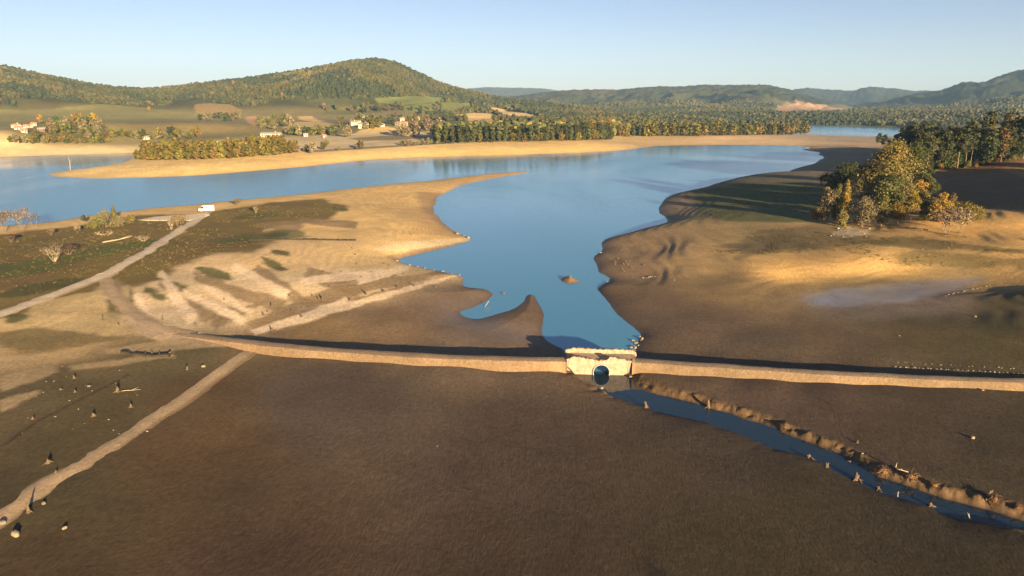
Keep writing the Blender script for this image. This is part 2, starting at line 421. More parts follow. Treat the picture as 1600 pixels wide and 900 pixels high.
def stroke(u0, v0, u1, v1, w0, w1):
    """tapering strip as polygon"""
    dx, dy = u1 - u0, v1 - v0
    l = math.hypot(dx, dy); nx, ny = -dy / l, dx / l
    return [(u0 + nx * w0, v0 + ny * w0), (u0 - nx * w0, v0 - ny * w0), ((u0 + u1) / 2 - nx * (w0 + w1) * .6, (v0 + v1) / 2 - ny * (w0 + w1) * .6), (u1 - nx * w1, v1 - ny * w1), (u1 + nx * w1, v1 + ny * w1), ((u0 + u1) / 2 + nx * (w0 + w1) * .6, (v0 + v1) / 2 + ny * (w0 + w1) * .6)]

OLIVE, GREEN, BROWN = (.165, .118, .040), (.085, .100, .026), (.150, .092, .038)
PALE, SAND, TAN = (.74, .56, .37), (.60, .41, .18), (.25, .17, .09)
region([(-150,520),(-150,372),(0,366),(60,359),(130,350),(215,338),(330,331),(420,317),(500,312),(545,322),(515,342),(440,352),(400,366),(425,376),(395,395),(335,395),(300,410),(270,415),(240,435),(205,447),(172,440),(120,462),(60,484)], OLIVE, 2.0, 5.0, 14, 1, 201)
region([(250,405),(330,372),(450,356),(420,380),(330,392),(270,414)], BROWN, 2.5, 4, 9, .7, 202)
region([(-150,460),(-150,400),(60,395),(140,405),(110,425),(40,452)], BROWN, 2.5, 4, 9, .8, 203)
region([(-60,450),(-60,420),(60,405),(150,385),(245,372),(235,385),(150,402),(70,425)], GREEN, 1.5, 3.0, 8, .85, 204)
region(blob(60, 450, 70, 8, -.2), (.05, .055, .02), 1.0, 2.0, 6, .8, 205)
region([(330,376),(400,364),(470,358),(480,370),(420,378),(350,384)], (.10, .105, .03), 1.5, 3, 8, .8, 206)
for k, (u, v, ru, rv, ro) in enumerate([(335,428,32,8,.25),(275,449,26,7,.5),(240,459,20,7,.45),(175,475,9,30,-.25),(205,460,7,14,-.2),(425,412,22,6,.45),(440,395,16,4,.2),(30,498,24,8,.1),(530,327,14,3,.1),(400,338,40,4,-.08),(430,368,20,4,-.05)]):
    region(blob(u, v, ru, rv, ro), (.085, .085, .026), .7, 1.4, 4, .9, 210 + k)
# damp tracks of darker silt across the pale flat
for k, s in enumerate([(300,430,440,480,6,10),(400,418,480,475,5,9),(480,425,560,455,8,10),(700,425,560,450,3,9),(560,450,470,475,8,10),(470,475,400,515,9,14),(640,447,440,510,4,8),(250,440,330,500,3,12),(330,500,420,470,6,4),(380,480,330,512,9,8),(620,430,520,440,3,6),(470,345,560,352,3,6),(400,352,470,352,3,8)]):
    region(stroke(*s), TAN, .7, 1.6, 5, .85, 230 + k)
region([(575,392),(640,376),(740,371),(735,377),(680,386),(610,392)], (.62, .50, .31), .8, 2.0, 5, .8, 250)
region([(600,402),(640,392),(730,378),(700,388),(640,402),(620,408)], (.30, .205, .115), .8, 1.0, 5, .8, 251)
region([(650,300),(690,300),(700,330),(730,370),(700,362),(665,335),(655,318)], (.31, .205, .115), 2, 2, 7, .7, 252)
for k, st_ in enumerate([(250,425,300,500,5,8),(285,455,380,500,5,7),(320,450,395,490,4,6),(365,415,450,460,5,6),(430,510,720,428,7,2),(395,520,540,470,5,4),(470,440,600,425,6,5),(560,440,640,415,5,4),(210,460,235,505,4,7)]):
    region(stroke(*st_), PALE, .6, 1.2, 4, .9, 650 + k)
FAN = [(158,440),(165,431),(192,445),(203,470),(228,493),(270,510),(310,526),(300,534),(250,531),(205,513),(185,492),(170,466)]
region(FAN, (.27, .185, .115), 1.0, .9, 3, .9, 670)
region([(188,490),(208,482),(255,504),(320,522),(400,538),(340,541),(270,539),(225,527),(200,511)], (.46, .335, .21), .8, 1.0, 3, .95, 671)
# silt streaks beside the lower-left path
for k, s in enumerate([(0,600,85,576,12,5),(0,635,60,612,9,3),(0,570,60,555,5,4),(0,535,90,532,6,4),(110,575,270,555,4,4),(160,550,330,533,5,9)]):
    region(stroke(*s), (.34, .25, .14), .6, .9, 3, .85, 260 + k)
region([(20,515),(60,470),(170,450),(160,480),(215,520),(180,528),(90,520)], (.47, .345, .17), 1.0, 2, 6, .8, 270)
region([(-20,540),(-20,518),(60,512),(150,520),(200,528),(120,545),(40,550)], (.15, .115, .045), 1.0, 1.8, 5, .8, 271)
# grass and scree on the right-hand slope
region([(1085,300),(1150,288),(1270,285),(1300,330),(1270,348),(1130,345),(1090,335)], (.085, .092, .036), 2.0, 3.5, 9, .9, 280)
region([(1130,385),(1200,360),(1290,345),(1340,362),(1400,378),(1300,385),(1230,392),(1160,395)], (.13, .10, .055), 2.0, 4.5, 6, .75, 281, 2.2)
region([(1330,380),(1400,368),(1480,376),(1560,388),(1650,392),(1650,400),(1520,392),(1430,390)], (.125, .105, .042), 1.2, 3.0, 6, .75, 282, 2.2)
region([(1380,402),(1440,390),(1520,398),(1650,405),(1650,420),(1500,418),(1420,412)], (.155, .12, .05), 1.5, 3.0, 5, .75, 283, 2.2)
region([(1300,362),(1330,356),(1360,362),(1340,372),(1305,370)], (.50, .40, .27), 1, 2, 3, .8, 284)
region([(1440,262),(1600,236),(1760,230),(1760,330),(1600,330),(1480,322),(1450,290)], (.135, .085, .050), 2, 3, 9, .8, 285)  # field in shade, part of the darkness put into its colour
region([(1560,262),(1600,250),(1700,240),(1700,268),(1600,276)], (.30, .16, .07), 3, 4, 9, .8, 286)  # sunlit corner of the same field, its brightness painted in
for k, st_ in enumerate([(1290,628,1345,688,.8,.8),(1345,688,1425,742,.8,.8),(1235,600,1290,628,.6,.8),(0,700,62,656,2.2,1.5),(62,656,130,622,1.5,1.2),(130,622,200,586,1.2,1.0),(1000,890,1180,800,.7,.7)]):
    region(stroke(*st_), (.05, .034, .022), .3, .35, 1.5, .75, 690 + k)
# grey wet silt pan on the right
region([(1240,468),(1290,448),(1420,440),(1540,434),(1500,450),(1440,470),(1340,480),(1270,482)], (.215, .18, .155), 2.0, 2.5, 8, .8, 290)
# fields: outlines kept for planting as well
FIELDS = []
def field(P, color, keep=True, soft=3, namp=4):
    W = region(P, color, soft, namp, 18, 1.0, 300 + len(FIELDS))
    if keep:
        FIELDS.append(W)
STUB, GFLD, BFLD = (.56, .38, .17), (.15, .165, .055), (.27, .19, .08)
field([(304,164),(318,160.5),(360,163),(378,172),(372,180),(330,180),(305,178)], BFLD)
field([(383,183),(400,181),(420,190),(415,199),(395,197)], (.46, .27, .12))
field([(464,182),(488,181),(508,189),(495,191),(468,187)], STUB)
field([(444,199),(458,190),(505,191),(530,195),(525,200),(505,202),(470,203),(448,204)], (.50, .37, .15))
field([(556,206),(575,199),(600,197),(620,200),(615,209),(580,213),(550,213)], (.52, .37, .16))
field([(500,172),(560,165),(600,166),(598,176),(540,180),(505,178)], (.15, .14, .05))
field([(585,153),(650,150),(700,152),(690,160),(620,164),(590,160)], GFLD)
field([(625,166),(680,160),(735,160),(745,170),(690,178),(640,176)], (.145, .16, .052))
field([(708,180),(740,176),(772,178),(792,186),(770,190),(730,189)], STUB)
field([(752,169),(775,168),(810,175),(842,181),(840,188),(815,189),(790,183)], STUB)
field([(722,192),(750,189),(760,192),(745,196)], STUB)
field([(758,163),(775,163.5),(772,166),(760,166)], STUB)
field([(-60,176),(0,171),(60,172),(160,162),(260,172),(300,182),(240,196),(120,190),(0,196),(-60,200)], (.20, .18, .065))
field([(180,196),(250,186),(330,190),(400,198),(410,206),(330,208),(230,206)], (.20, .155, .065))
field([(450,216),(520,210),(640,206),(690,206),(690,214),(620,226),(520,234),(450,238)], (.50, .39, .22), soft=2)
region([(470,228),(560,224),(690,212),(690,216),(580,228),(480,236)], (.40, .32, .21), 2, 2, 12, .8, 330)
region([(545,216),(600,212),(680,214),(620,219),(560,220)], (.15, .115, .05), 2, 3, 14, .8, 331)
region([(470,236),(600,228),(700,222),(700,224),(600,231),(480,238.5)], (.13, .10, .045), 1.5, 2, 14, .8, 332)
field([(1200,172),(1240,158),(1290,164),(1345,176),(1300,178),(1220,180)], (.30, .19, .11), soft=12, namp=25)
# damp dark margin along the water
wet = np.exp(-np.maximum(D, 0) / np.clip(RR / 110, .8, 6)) * (D > -2)
RGB *= (1 - .42 * np.clip(wet, 0, 1) * (RR < 1400))[..., None]
# reddish raw earth of the stream bank
kb = np.clip(bk * 1.4, 0, 1)[..., None]
RGB = RGB * (1 - kb) + np.array((.115, .072, .038), np.float32) * kb
# fine mottling
sandy = np.clip((RGB[..., 0] - .13) / .15, 0, 1) * (RR < 520) * np.clip(D / 3, 0, 1)
lines = np.sin(2 * np.pi * (Z + fbm(GX, GY, 18, 4, 402) * .16) / .13) * (.35 + .65 * vnoise(GX / 16, GY / 16, 403))
RGB = RGB * (1 + .10 * sandy * lines)[..., None]
mot = 1 + .13 * fbm(GX, GY, 9, 4, 400) + .10 * fbm(GX, GY, 40, 3, 401)
RGB = np.clip(RGB * mot[..., None], .01, .9)

# ------------------------------------------------------------------ materials
def new_mat(name):
    m = bpy.data.materials.new(name)
    m.use_nodes = True
    nt = m.node_tree
    return m, nt, nt.nodes['Principled BSDF']

def node(nt, kind, **kw):
    n = nt.nodes.new(kind)
    for k, v in kw.items():
        if k.startswith('_'):
            setattr(n, k[1:], v)
        else:
            n.inputs[k.replace('_', ' ')].default_value = v
    return n

def simple_mat(name, color, rough=.8, var=.25, scale=2.0, bump=0.0, bscale=6.0, metal=0.0):
    m, nt, b = new_mat(name)
    L = nt.links.new
    tc = node(nt, 'ShaderNodeTexCoord')
    nz = node(nt, 'ShaderNodeTexNoise', Scale=scale, Detail=5.0)
    L(tc.outputs['Object'], nz.inputs['Vector'])
    mr = node(nt, 'ShaderNodeMapRange')
    mr.inputs['To Min'].default_value = 1 - var; mr.inputs['To Max'].default_value = 1 + var
    mr.inputs['From Min'].default_value = .3; mr.inputs['From Max'].default_value = .7
    L(nz.outputs['Fac'], mr.inputs['Value'])
    mx = node(nt, 'ShaderNodeVectorMath', _operation='SCALE')
    mx.inputs[0].default_value = color
    L(mr.outputs['Result'], mx.inputs['Scale'])
    L(mx.outputs['Vector'], b.inputs['Base Color'])
    b.inputs['Roughness'].default_value = rough
    b.inputs['Metallic'].default_value = metal
    b.inputs['Specular IOR Level'].default_value = .25
    if bump:
        nb = node(nt, 'ShaderNodeTexNoise', Scale=bscale, Detail=6.0)
        L(tc.outputs['Object'], nb.inputs['Vector'])
        bp = node(nt, 'ShaderNodeBump', Strength=bump, Distance=.1)
        L(nb.outputs['Fac'], bp.inputs['Height'])
        L(bp.outputs['Normal'], b.inputs['Normal'])
    return m

def ground_mat(name='ground_soil', attr='Col', bdist=.05, fine=1.0):
    m, nt, b = new_mat(name)
    L = nt.links.new
    at = node(nt, 'ShaderNodeAttribute', _attribute_name=attr)
    geo = node(nt, 'ShaderNodeNewGeometry')
    n1 = node(nt, 'ShaderNodeTexNoise', Scale=1.6 * fine, Detail=8.0, Roughness=.65)
    n2 = node(nt, 'ShaderNodeTexNoise', Scale=.16 * fine, Detail=5.0, Roughness=.6)
    L(geo.outputs['Position'], n1.inputs['Vector']); L(geo.outputs['Position'], n2.inputs['Vector'])
    r1 = node(nt, 'ShaderNodeMapRange'); r1.inputs['From Min'].default_value = .3; r1.inputs['From Max'].default_value = .7
    r1.inputs['To Min'].default_value = .76; r1.inputs['To Max'].default_value = 1.24
    r2 = node(nt, 'ShaderNodeMapRange'); r2.inputs['From Min'].default_value = .3; r2.inputs['From Max'].default_value = .7
    r2.inputs['To Min'].default_value = .88; r2.inputs['To Max'].default_value = 1.12
    L(n1.outputs['Fac'], r1.inputs['Value']); L(n2.outputs['Fac'], r2.inputs['Value'])
    mu = node(nt, 'ShaderNodeMath', _operation='MULTIPLY'); L(r1.outputs['Result'], mu.inputs[0]); L(r2.outputs['Result'], mu.inputs[1])
    sc = node(nt, 'ShaderNodeVectorMath', _operation='SCALE'); L(at.outputs['Color'], sc.inputs[0]); L(mu.outputs['Value'], sc.inputs['Scale'])
    L(sc.outputs['Vector'], b.inputs['Base Color'])
    wa = node(nt, 'ShaderNodeAttribute', _attribute_name='Wet')
    wr = node(nt, 'ShaderNodeMapRange'); wr.inputs['To Min'].default_value = .92; wr.inputs['To Max'].default_value = .16
    ws = node(nt, 'ShaderNodeMapRange'); ws.inputs['To Min'].default_value = .12; ws.inputs['To Max'].default_value = .5
    L(wa.outputs['Fac'], wr.inputs['Value']); L(wa.outputs['Fac'], ws.inputs['Value'])
    L(wr.outputs['Result'], b.inputs['Roughness']); L(ws.outputs['Result'], b.inputs['Specular IOR Level'])
    st = node(nt, 'ShaderNodeMapping'); st.inputs['Scale'].default_value = (4.2 * fine, 1.15 * fine, 2.0)
    st.inputs['Rotation'].default_value = (0, 0, .12)
    L(geo.outputs['Position'], st.inputs['Vector'])
    sn = node(nt, 'ShaderNodeTexNoise', Scale=1.0, Detail=3.0, Roughness=.55, Distortion=.8); L(st.outputs['Vector'], sn.inputs['Vector'])
    sr = node(nt, 'ShaderNodeMapRange'); sr.inputs['From Min'].default_value = .32; sr.inputs['From Max'].default_value = .68
    sr.inputs['To Min'].default_value = .87; sr.inputs['To Max'].default_value = 1.13
    L(sn.outputs['Fac'], sr.inputs['Value'])
    mu2 = node(nt, 'ShaderNodeMath', _operation='MULTIPLY'); L(mu.outputs['Value'], mu2.inputs[0]); L(sr.outputs['Result'], mu2.inputs[1])
    L(mu2.outputs['Value'], sc.inputs['Scale'])
    nb = node(nt, 'ShaderNodeTexNoise', Scale=2.6 * fine, Detail=9.0, Roughness=.68, Distortion=.2)
    L(geo.outputs['Position'], nb.inputs['Vector'])
    bp = node(nt, 'ShaderNodeBump', Distance=bdist)
    wb_ = node(nt, 'ShaderNodeMapRange'); wb_.inputs['To Min'].default_value = 1.0; wb_.inputs['To Max'].default_value = .12
    L(wa.outputs['Fac'], wb_.inputs['Value']); L(wb_.outputs['Result'], bp.inputs['Strength'])
    ad = node(nt, 'ShaderNodeMath', _operation='ADD'); L(nb.outputs['Fac'], ad.inputs[0]); L(sn.outputs['Fac'], ad.inputs[1])
    L(ad.outputs['Value'], bp.inputs['Height'])
    L(bp.outputs['Normal'], b.inputs['Normal'])
    return m

WETF = np.clip(np.exp(-np.maximum(D, 0) / np.clip(RR / 160, .5, 3)) * (RR < 900), 0, 1) * .55
def wet_patch(P, amount, soft, namp):
    W = world_poly(P)
    lo, hi = W.min(0) - 8, W.max(0) + 8
    m = (GX > lo[0]) & (GX < hi[0]) & (GY > lo[1]) & (GY < hi[1])
    q = signed(GX[m], GY[m], W) + fbm(GX[m], GY[m] * 2.2, 6, 4, 710, .6) * namp
    WETF[m] = np.maximum(WETF[m], (1 - smooth(-soft, soft, q)) * amount)
wet_patch([(1255,468),(1290,452),(1420,443),(1530,437),(1495,452),(1430,470),(1340,478),(1275,479)], .85, 1.6, 2.2)
wet_patch([(1270,472),(1279,463),(1294,461),(1306,466),(1297,473),(1283,476)], 1.0, .8, .6)
wet_patch([(700,470),(760,455),(780,500),(850,510),(845,540),(740,530),(690,500)], .45, 4, 3)
def grid_mesh(name, X, Y, Zg, rgb, mat, closed=False):
    na, nr = X.shape
    me = bpy.data.meshes.new(name)
    co = np.stack([X, Y, Zg], -1).astype(np.float32).reshape(-1, 3)
    ii = np.arange(na if closed else na - 1)
    jj = np.arange(nr - 1)
    I, J = np.meshgrid(ii, jj, indexing='ij')
    I2 = (I + 1) % na
    q = np.stack([I * nr + J, I * nr + J + 1, I2 * nr + J + 1, I2 * nr + J], -1).reshape(-1, 4)
    return raw_mesh(me, co, q, rgb, mat)

def raw_mesh(me, co, q, rgb=None, mat=None, smooth_shade=True):
    k = q.shape[1]
    me.vertices.add(len(co)); me.vertices.foreach_set('co', np.ascontiguousarray(co, np.float32).ravel())
    me.loops.add(q.size); me.loops.foreach_set('vertex_index', q.astype(np.int32).ravel())
    me.polygons.add(len(q)); me.polygons.foreach_set('loop_start', np.arange(0, q.size, k, dtype=np.int32))
    if smooth_shade:
        me.polygons.foreach_set('use_smooth', np.ones(len(q), bool))
    if rgb is not None:
        ca = me.color_attributes.new('Col', 'FLOAT_COLOR', 'POINT')
        c4 = np.ones((len(co), 4), np.float32); c4[:, :3] = rgb.reshape(-1, 3)
        ca.data.foreach_set('color', c4.ravel())
    me.update(calc_edges=True)
    if mat is not None:
        for mm in (mat if isinstance(mat, (list, tuple)) else [mat]):
            me.materials.append(mm)
    return me

def link(name, me, parent=None, loc=(0, 0, 0), rot=(0, 0, 0), scale=(1, 1, 1)):
    o = bpy.data.objects.new(name, me)
    COL.objects.link(o)
    o.location = loc; o.rotation_euler = rot; o.scale = scale
    if parent is not None:
        o.parent = parent
    return o

def tag(o, label=None, cat=None, group=None, kind=None):
    if label: o['label'] = label
    if cat: o['category'] = cat
    if group: o['group'] = group
    if kind: o['kind'] = kind
    return o

def copy_thing(src, loc, rotz, scale, label, group=None):
    c = src.copy(); COL.objects.link(c)
    c.location = loc; c.rotation_euler = (0, 0, rotz)
    c.scale = scale if hasattr(scale, '__len__') else (scale,) * 3
    c['label'] = label
    if group: c['group'] = group
    for ch in list(src.children):
        k = ch.copy(); COL.objects.link(k); k.parent = c
        k.matrix_parent_inverse = ch.matrix_parent_inverse.copy()
        for g in list(ch.children):
            kk = g.copy(); COL.objects.link(kk); kk.parent = k
    return c

# ------------------------------------------------------------------ setting
order_in = Z
gm_ = grid_mesh('ground', GX, GY, Z, RGB, ground_mat(), closed=True)
wat = gm_.attributes.new('Wet', 'FLOAT', 'POINT')
wat.data.foreach_set('value', np.ascontiguousarray(WETF, np.float32).ravel())
tag(link('ground', gm_), kind='structure')

def water_mat():
    m, nt, b = new_mat('lake_surface')
    L = nt.links.new
    geo = node(nt, 'ShaderNodeNewGeometry')
    mp = node(nt, 'ShaderNodeMapping'); mp.inputs['Scale'].default_value = (1.0, .55, 1)
    mp.inputs['Rotation'].default_value = (0, 0, .5)
    L(geo.outputs['Position'], mp.inputs['Vector'])
    big = node(nt, 'ShaderNodeTexNoise', Scale=.007, Detail=4.0, Roughness=.55, Distortion=.6)
    L(mp.outputs['Vector'], big.inputs['Vector'])
    rp = node(nt, 'ShaderNodeMapRange'); rp.inputs['From Min'].default_value = .40; rp.inputs['From Max'].default_value = .60
    rp.inputs['To Min'].default_value = .12; rp.inputs['To Max'].default_value = .24
    L(big.outputs['Fac'], rp.inputs['Value'])
    L(rp.outputs['Result'], b.inputs['Roughness'])
    rip = node(nt, 'ShaderNodeTexNoise', Scale=.8, Detail=4.0)
    L(mp.outputs['Vector'], rip.inputs['Vector'])
    rs = node(nt, 'ShaderNodeMapRange'); rs.inputs['From Min'].default_value = .40; rs.inputs['From Max'].default_value = .60
    rs.inputs['To Min'].default_value = .25; rs.inputs['To Max'].default_value = .7
    L(big.outputs['Fac'], rs.inputs['Value'])
    bp = node(nt, 'ShaderNodeBump', Distance=.12)
    L(rs.outputs['Result'], bp.inputs['Strength'])
    L(rip.outputs['Fac'], bp.inputs['Height'])
    L(bp.outputs['Normal'], b.inputs['Normal'])
    b.inputs['Base Color'].default_value = (.065, .23, .37, 1)
    b.inputs['IOR'].default_value = 1.33
    b.inputs['Specular IOR Level'].default_value = .5
    return m
WATER = water_mat()

def still_mat():
    m, nt, b = new_mat('stream_surface')
    L = nt.links.new
    geo = node(nt, 'ShaderNodeNewGeometry')
    rip = node(nt, 'ShaderNodeTexNoise', Scale=.5, Detail=3.0)
    L(geo.outputs['Position'], rip.inputs['Vector'])
    bp = node(nt, 'ShaderNodeBump', Strength=.06, Distance=.05)
    L(rip.outputs['Fac'], bp.inputs['Height']); L(bp.outputs['Normal'], b.inputs['Normal'])
    b.inputs['Base Color'].default_value = (.012, .026, .045, 1)
    b.inputs['Roughness'].default_value = .03
    b.inputs['IOR'].default_value = 1.33
    return m
STILL = still_mat()

def sheet(name, pts, z, mat):
    bm = bmesh.new()
    bm.faces.new([bm.verts.new((x, y, z)) for x, y in pts])
    bmesh.ops.recalc_face_normals(bm, faces=bm.faces)
    me = bpy.data.meshes.new(name); bm.to_mesh(me); bm.free()
    if me.polygons[0].normal.z < 0: me.flip_normals()
    me.materials.append(mat)
    return tag(link(name, me), kind='structure')
CW_Y = 105.5
sheet('stream_water', [(-20, 40), (140, 40), (140, CW_Y), (-20, CW_Y)], 0.0, STILL)
sheet('lake_water', [(-1500, CW_Y + 6), (-20, CW_Y), (140, CW_Y), (1500, CW_Y + 6), (1500, 868), (-1500, 868)], 0.0, WATER)
sheet('distant_lake_water', [(-1500, 868.01), (1500, 868.01), (2000, 1600), (-2000, 1600)], 0.0, WATER)

# ------------------------------------------------------------------ causeway, tracks
TRACK = ground_mat('track_gravel', 'Col', .06, 1.6)

def resample(P, step):
    P = np.array(P, float)
    out = [P[0]]
    for a, b in zip(P[:-1], P[1:]):
        k = max(1, int(np.hypot(*(b - a)[:2]) / step))
        for j in range(1, k + 1):
            out.append(a + (b - a) * j / k)
    return np.array(out)

def ribbon(name, W, width, crown, top_col, side_col, slope=1.3, seed=0, mat=TRACK, hcap=9.0, ragged=.25, taper=None):
    """strip of made ground: domed top, sloping sides that run under the land. W = (x, y, z) centre line"""
    W = resample(W, .8)
    n = len(W)
    k = np.ones(7) / 7
    Wp = np.pad(W, ((3, 3), (0, 0)), mode='edge')
    W = np.stack([np.convolve(Wp[:, i], k, 'valid') for i in range(3)], 1)
    T = np.gradient(W[:, :2], axis=0); T /= np.linalg.norm(T, axis=1)[:, None] + 1e-9
    N = np.stack([-T[:, 1], T[:, 0]], 1)
    s = np.arange(n) * .8
    wl = width / 2 * (1 + ragged * fbm(s, s * 0 + seed, 7, 3, seed)) ; wr = width / 2 * (1 + ragged * fbm(s, s * 0 + seed + 40, 7, 3, seed + 1))
    rows, cols = [], []
    t0, s0 = np.array(top_col), np.array(side_col)
    for f in (-2, -1, -.85, -.5, 0, .5, .85, 1, 2):
        hw = np.where(f < 0, wl, wr)
        if abs(f) <= 1:
            xy = W[:, :2] + N * (hw * f)[:, None]
            z = W[:, 2] - crown * f * f + fbm(xy[:, 0], xy[:, 1], 1.5, 3, seed + 5) * .05
            if abs(f) == .5: z = z - .04
            c = t0 * (1 - .45 * abs(f) ** 6) + s0 * (.45 * abs(f) ** 6)
        else:
            xy1 = W[:, :2] + N * (hw * np.sign(f))[:, None]
            h = np.maximum(W[:, 2] - crown - zat(xy1[:, 0], xy1[:, 1]) + .35, .35)
            h = np.minimum(h, hcap)
            sl = np.full(n, slope)
            if taper == 'end': sl = slope * np.clip((n - 1 - np.arange(n)) * .8 / 7.0, .28, 1)
            if taper == 'start': sl = slope * np.clip(np.arange(n) * .8 / 7.0, .28, 1)
            xy = xy1 + N * (np.sign(f) * h * sl)[:, None]
            z = W[:, 2] - crown - h
            c = s0
        cn = np.tile(c, (n, 1)) * (1 + .14 * fbm(xy[:, 0], xy[:, 1], 2.2, 3, seed + 8))[:, None]
        if taper is None and abs(f) >= .85:
            gc = gat(RGB, xy[:, 0], xy[:, 1]); w_ = .55 if abs(f) < 1 else .9
            cn = cn * (1 - w_) + gc * w_
        if abs(f) == .5: cn = cn * .93
        rows.append(np.column_stack([xy, z])); cols.append(cn)
    X = np.stack([r[:, 0] for r in rows], 1); Y = np.stack([r[:, 1] for r in rows], 1); ZZ = np.stack([r[:, 2] for r in rows], 1)
    Cc = np.stack(cols, 1)
    me = grid_mesh(name, X, Y, ZZ, Cc.astype(np.float32), mat)
    bm = bmesh.new(); bm.from_mesh(me)
    bm.verts.ensure_lookup_table(); nc = X.shape[1]
    bm.faces.new([bm.verts[i] for i in range(nc)]); bm.faces.new([bm.verts[(n - 1) * nc + i] for i in range(nc)][::-1])
    bm.to_mesh(me); bm.free()
    if me.polygons[len(me.polygons) // 2].normal.z < 0: me.flip_normals()
    return link(name, me)

def wpz(u, v, z):
    x, y = pix_at_z(u, v, z)
    return (float(x), float(y), z)

ROAD_Z = 2.4
CWL = []
for u, v, z in [(262,516,0)]:
    p = hit(u, v); CWL.append((p.x, p.y, p.z + .03))
CWL += [wpz(290,522,2.3), wpz(340,528,2.3), wpz(400,535,2.3), wpz(500,544.5,2.3), wpz(600,551.5,2.3), wpz(700,556.5,2.3), wpz(800,559.8,2.3), wpz(893,561,2.25)]
CWR = [wpz(981,561.5,2.25), wpz(1050,565.5,2.25), wpz(1100,569.5,2.25), wpz(1200,576,2.25), wpz(1300,582,2.2), wpz(1400,587,2.15), wpz(1500,591,2.1), wpz(1600,594,2.1), wpz(1750,598.5,2.1), wpz(2100,608,2.2)]
tag(ribbon('causeway_road', CWL, 2.2, .10, (.29,.205,.135), (.185,.12,.064), .85, 3, hcap=2.4, taper='end'), kind='structure')
tag(ribbon('causeway_road', CWR, 2.0, .10, (.27,.20,.135), (.175,.115,.062), .85, 9, hcap=2.4, taper='start'), kind='structure')

def on_land(P, dz):
    out = []
    for u, v in P:
        p = hit(u, v); out.append((p.x, p.y, p.z + dz))
    return out
def drape(P, dz):
    W = resample(np.array(on_land(P, 0)), 2.0)
    W[:, 2] = np.maximum(zat(W[:, 0], W[:, 1]), 0) + dz
    return W
tag(ribbon('dirt_track', drape([(-200,560),(-60,515),(0,491),(80,461),(140,438),(180,421),(230,393),(270,367),(300,348),(322,335)], .13), 4.6, .18, (.58,.47,.34), (.30,.22,.11), 1.5, 21, ragged=.35), kind='structure')
tag(ribbon('gravel_path', drape([(-90,860),(0,806),(60,768),(120,730),(200,679),(270,631),(330,588),(372,556),(394,545)], .10), 3.9, .17, (.44,.315,.19), (.20,.135,.07), 1.5, 33, ragged=.55), kind='structure')
tag(ribbon('branch_track', drape([(158,426),(170,446),(183,467),(201,488),(232,505),(265,515.5),(305,525)], .10), 4.2, .15, (.40,.29,.18), (.30,.205,.13), 1.5, 44, ragged=.4), kind='structure')
# turning place of pale gravel at the far end of the track
def pad(name, P, top, z_off):
    W = world_poly(P, 4)
    c = W.mean(0)
    rows = []
    for f in (0, .3, .6, .85, 1.0, 1.06):
        xy = c + (W - c) * f
        rows.append(np.column_stack([xy, zat(xy[:, 0], xy[:, 1]) + (z_off if f < .9 else (.02 if f <= 1 else -.4))]))
    A = np.stack(rows, 1)
    me = grid_mesh(name, A[..., 0], A[..., 1], A[..., 2], np.tile(np.array(top, np.float32), A.shape[:2] + (1,)), TRACK, closed=True)
    if me.polygons[0].normal.z < 0: me.flip_normals()
    return tag(link(name, me), kind='structure')
pad('gravel_turning_area', [(214,343.5),(240,338.5),(300,334.5),(330,331.5),(327,337),(300,345),(262,345),(225,345)], (.62,.51,.37), .14)

# ------------------------------------------------------------------ culvert bridge
STONE = simple_mat('pale_limestone', (.305,.232,.168), .9, .28, 1.3, 1.0, 3.0)
CONC = simple_mat('grey_concrete', (.30,.29,.27), .85, .15, 2.0, .3, 6.0)
FILL = simple_mat('packed_earth', (.36,.27,.18), .95, .2, 1.2, .6, 4.0)

def holed_prism(name, outline, y0, y1, mat, hole=None, seg=40, rough=0.0, seed=0, parent=None):
    bm = bmesh.new()
    vs = [bm.verts.new((x, y0, z)) for x, z in outline]
    es = [bm.edges.new((vs[i], vs[(i + 1) % len(vs)])) for i in range(len(vs))]
    if hole:
        hx, hz, hr = hole
        hv = [bm.verts.new((hx + hr * math.cos(t), y0, hz + hr * math.sin(t))) for t in np.linspace(0, 2 * math.pi, seg + 1)[:-1]]
        es += [bm.edges.new((hv[i], hv[(i + 1) % seg])) for i in range(seg)]
    bmesh.ops.triangle_fill(bm, use_beauty=True, use_dissolve=False, edges=es)
    fs = list(bm.faces)
    g = bmesh.ops.extrude_face_region(bm, geom=fs)
    for v in [e for e in g['geom'] if isinstance(e, bmesh.types.BMVert)]:
        v.co.y = y1
    bmesh.ops.recalc_face_normals(bm, faces=bm.faces)
    if rough:
        r = random.Random(seed)
        for v in bm.verts:
            if hole and abs(math.hypot(v.co.x - hole[0], v.co.z - hole[1]) - hole[2]) < .02: continue
            v.co.y += r.uniform(-rough, rough)
    me = bpy.data.meshes.new(name); bm.to_mesh(me); bm.free()
    me.materials.append(mat)
    return link(name, me, parent)

def ragged(P, step=.22, amp=.07, seed=1, keep_z=-.4):
    r = random.Random(seed); out = []
    for (x0, z0), (x1, z1) in zip(P, P[1:] + P[:1]):
        n = max(1, int(math.hypot(x1 - x0, z1 - z0) / step))
        for j in range(n):
            t = j / n
            a = amp if z0 > keep_z and z1 > keep_z else 0
            out.append((x0 + (x1 - x0) * t + r.uniform(-a, a), z0 + (z1 - z0) * t + r.uniform(-a, a)))
    return out

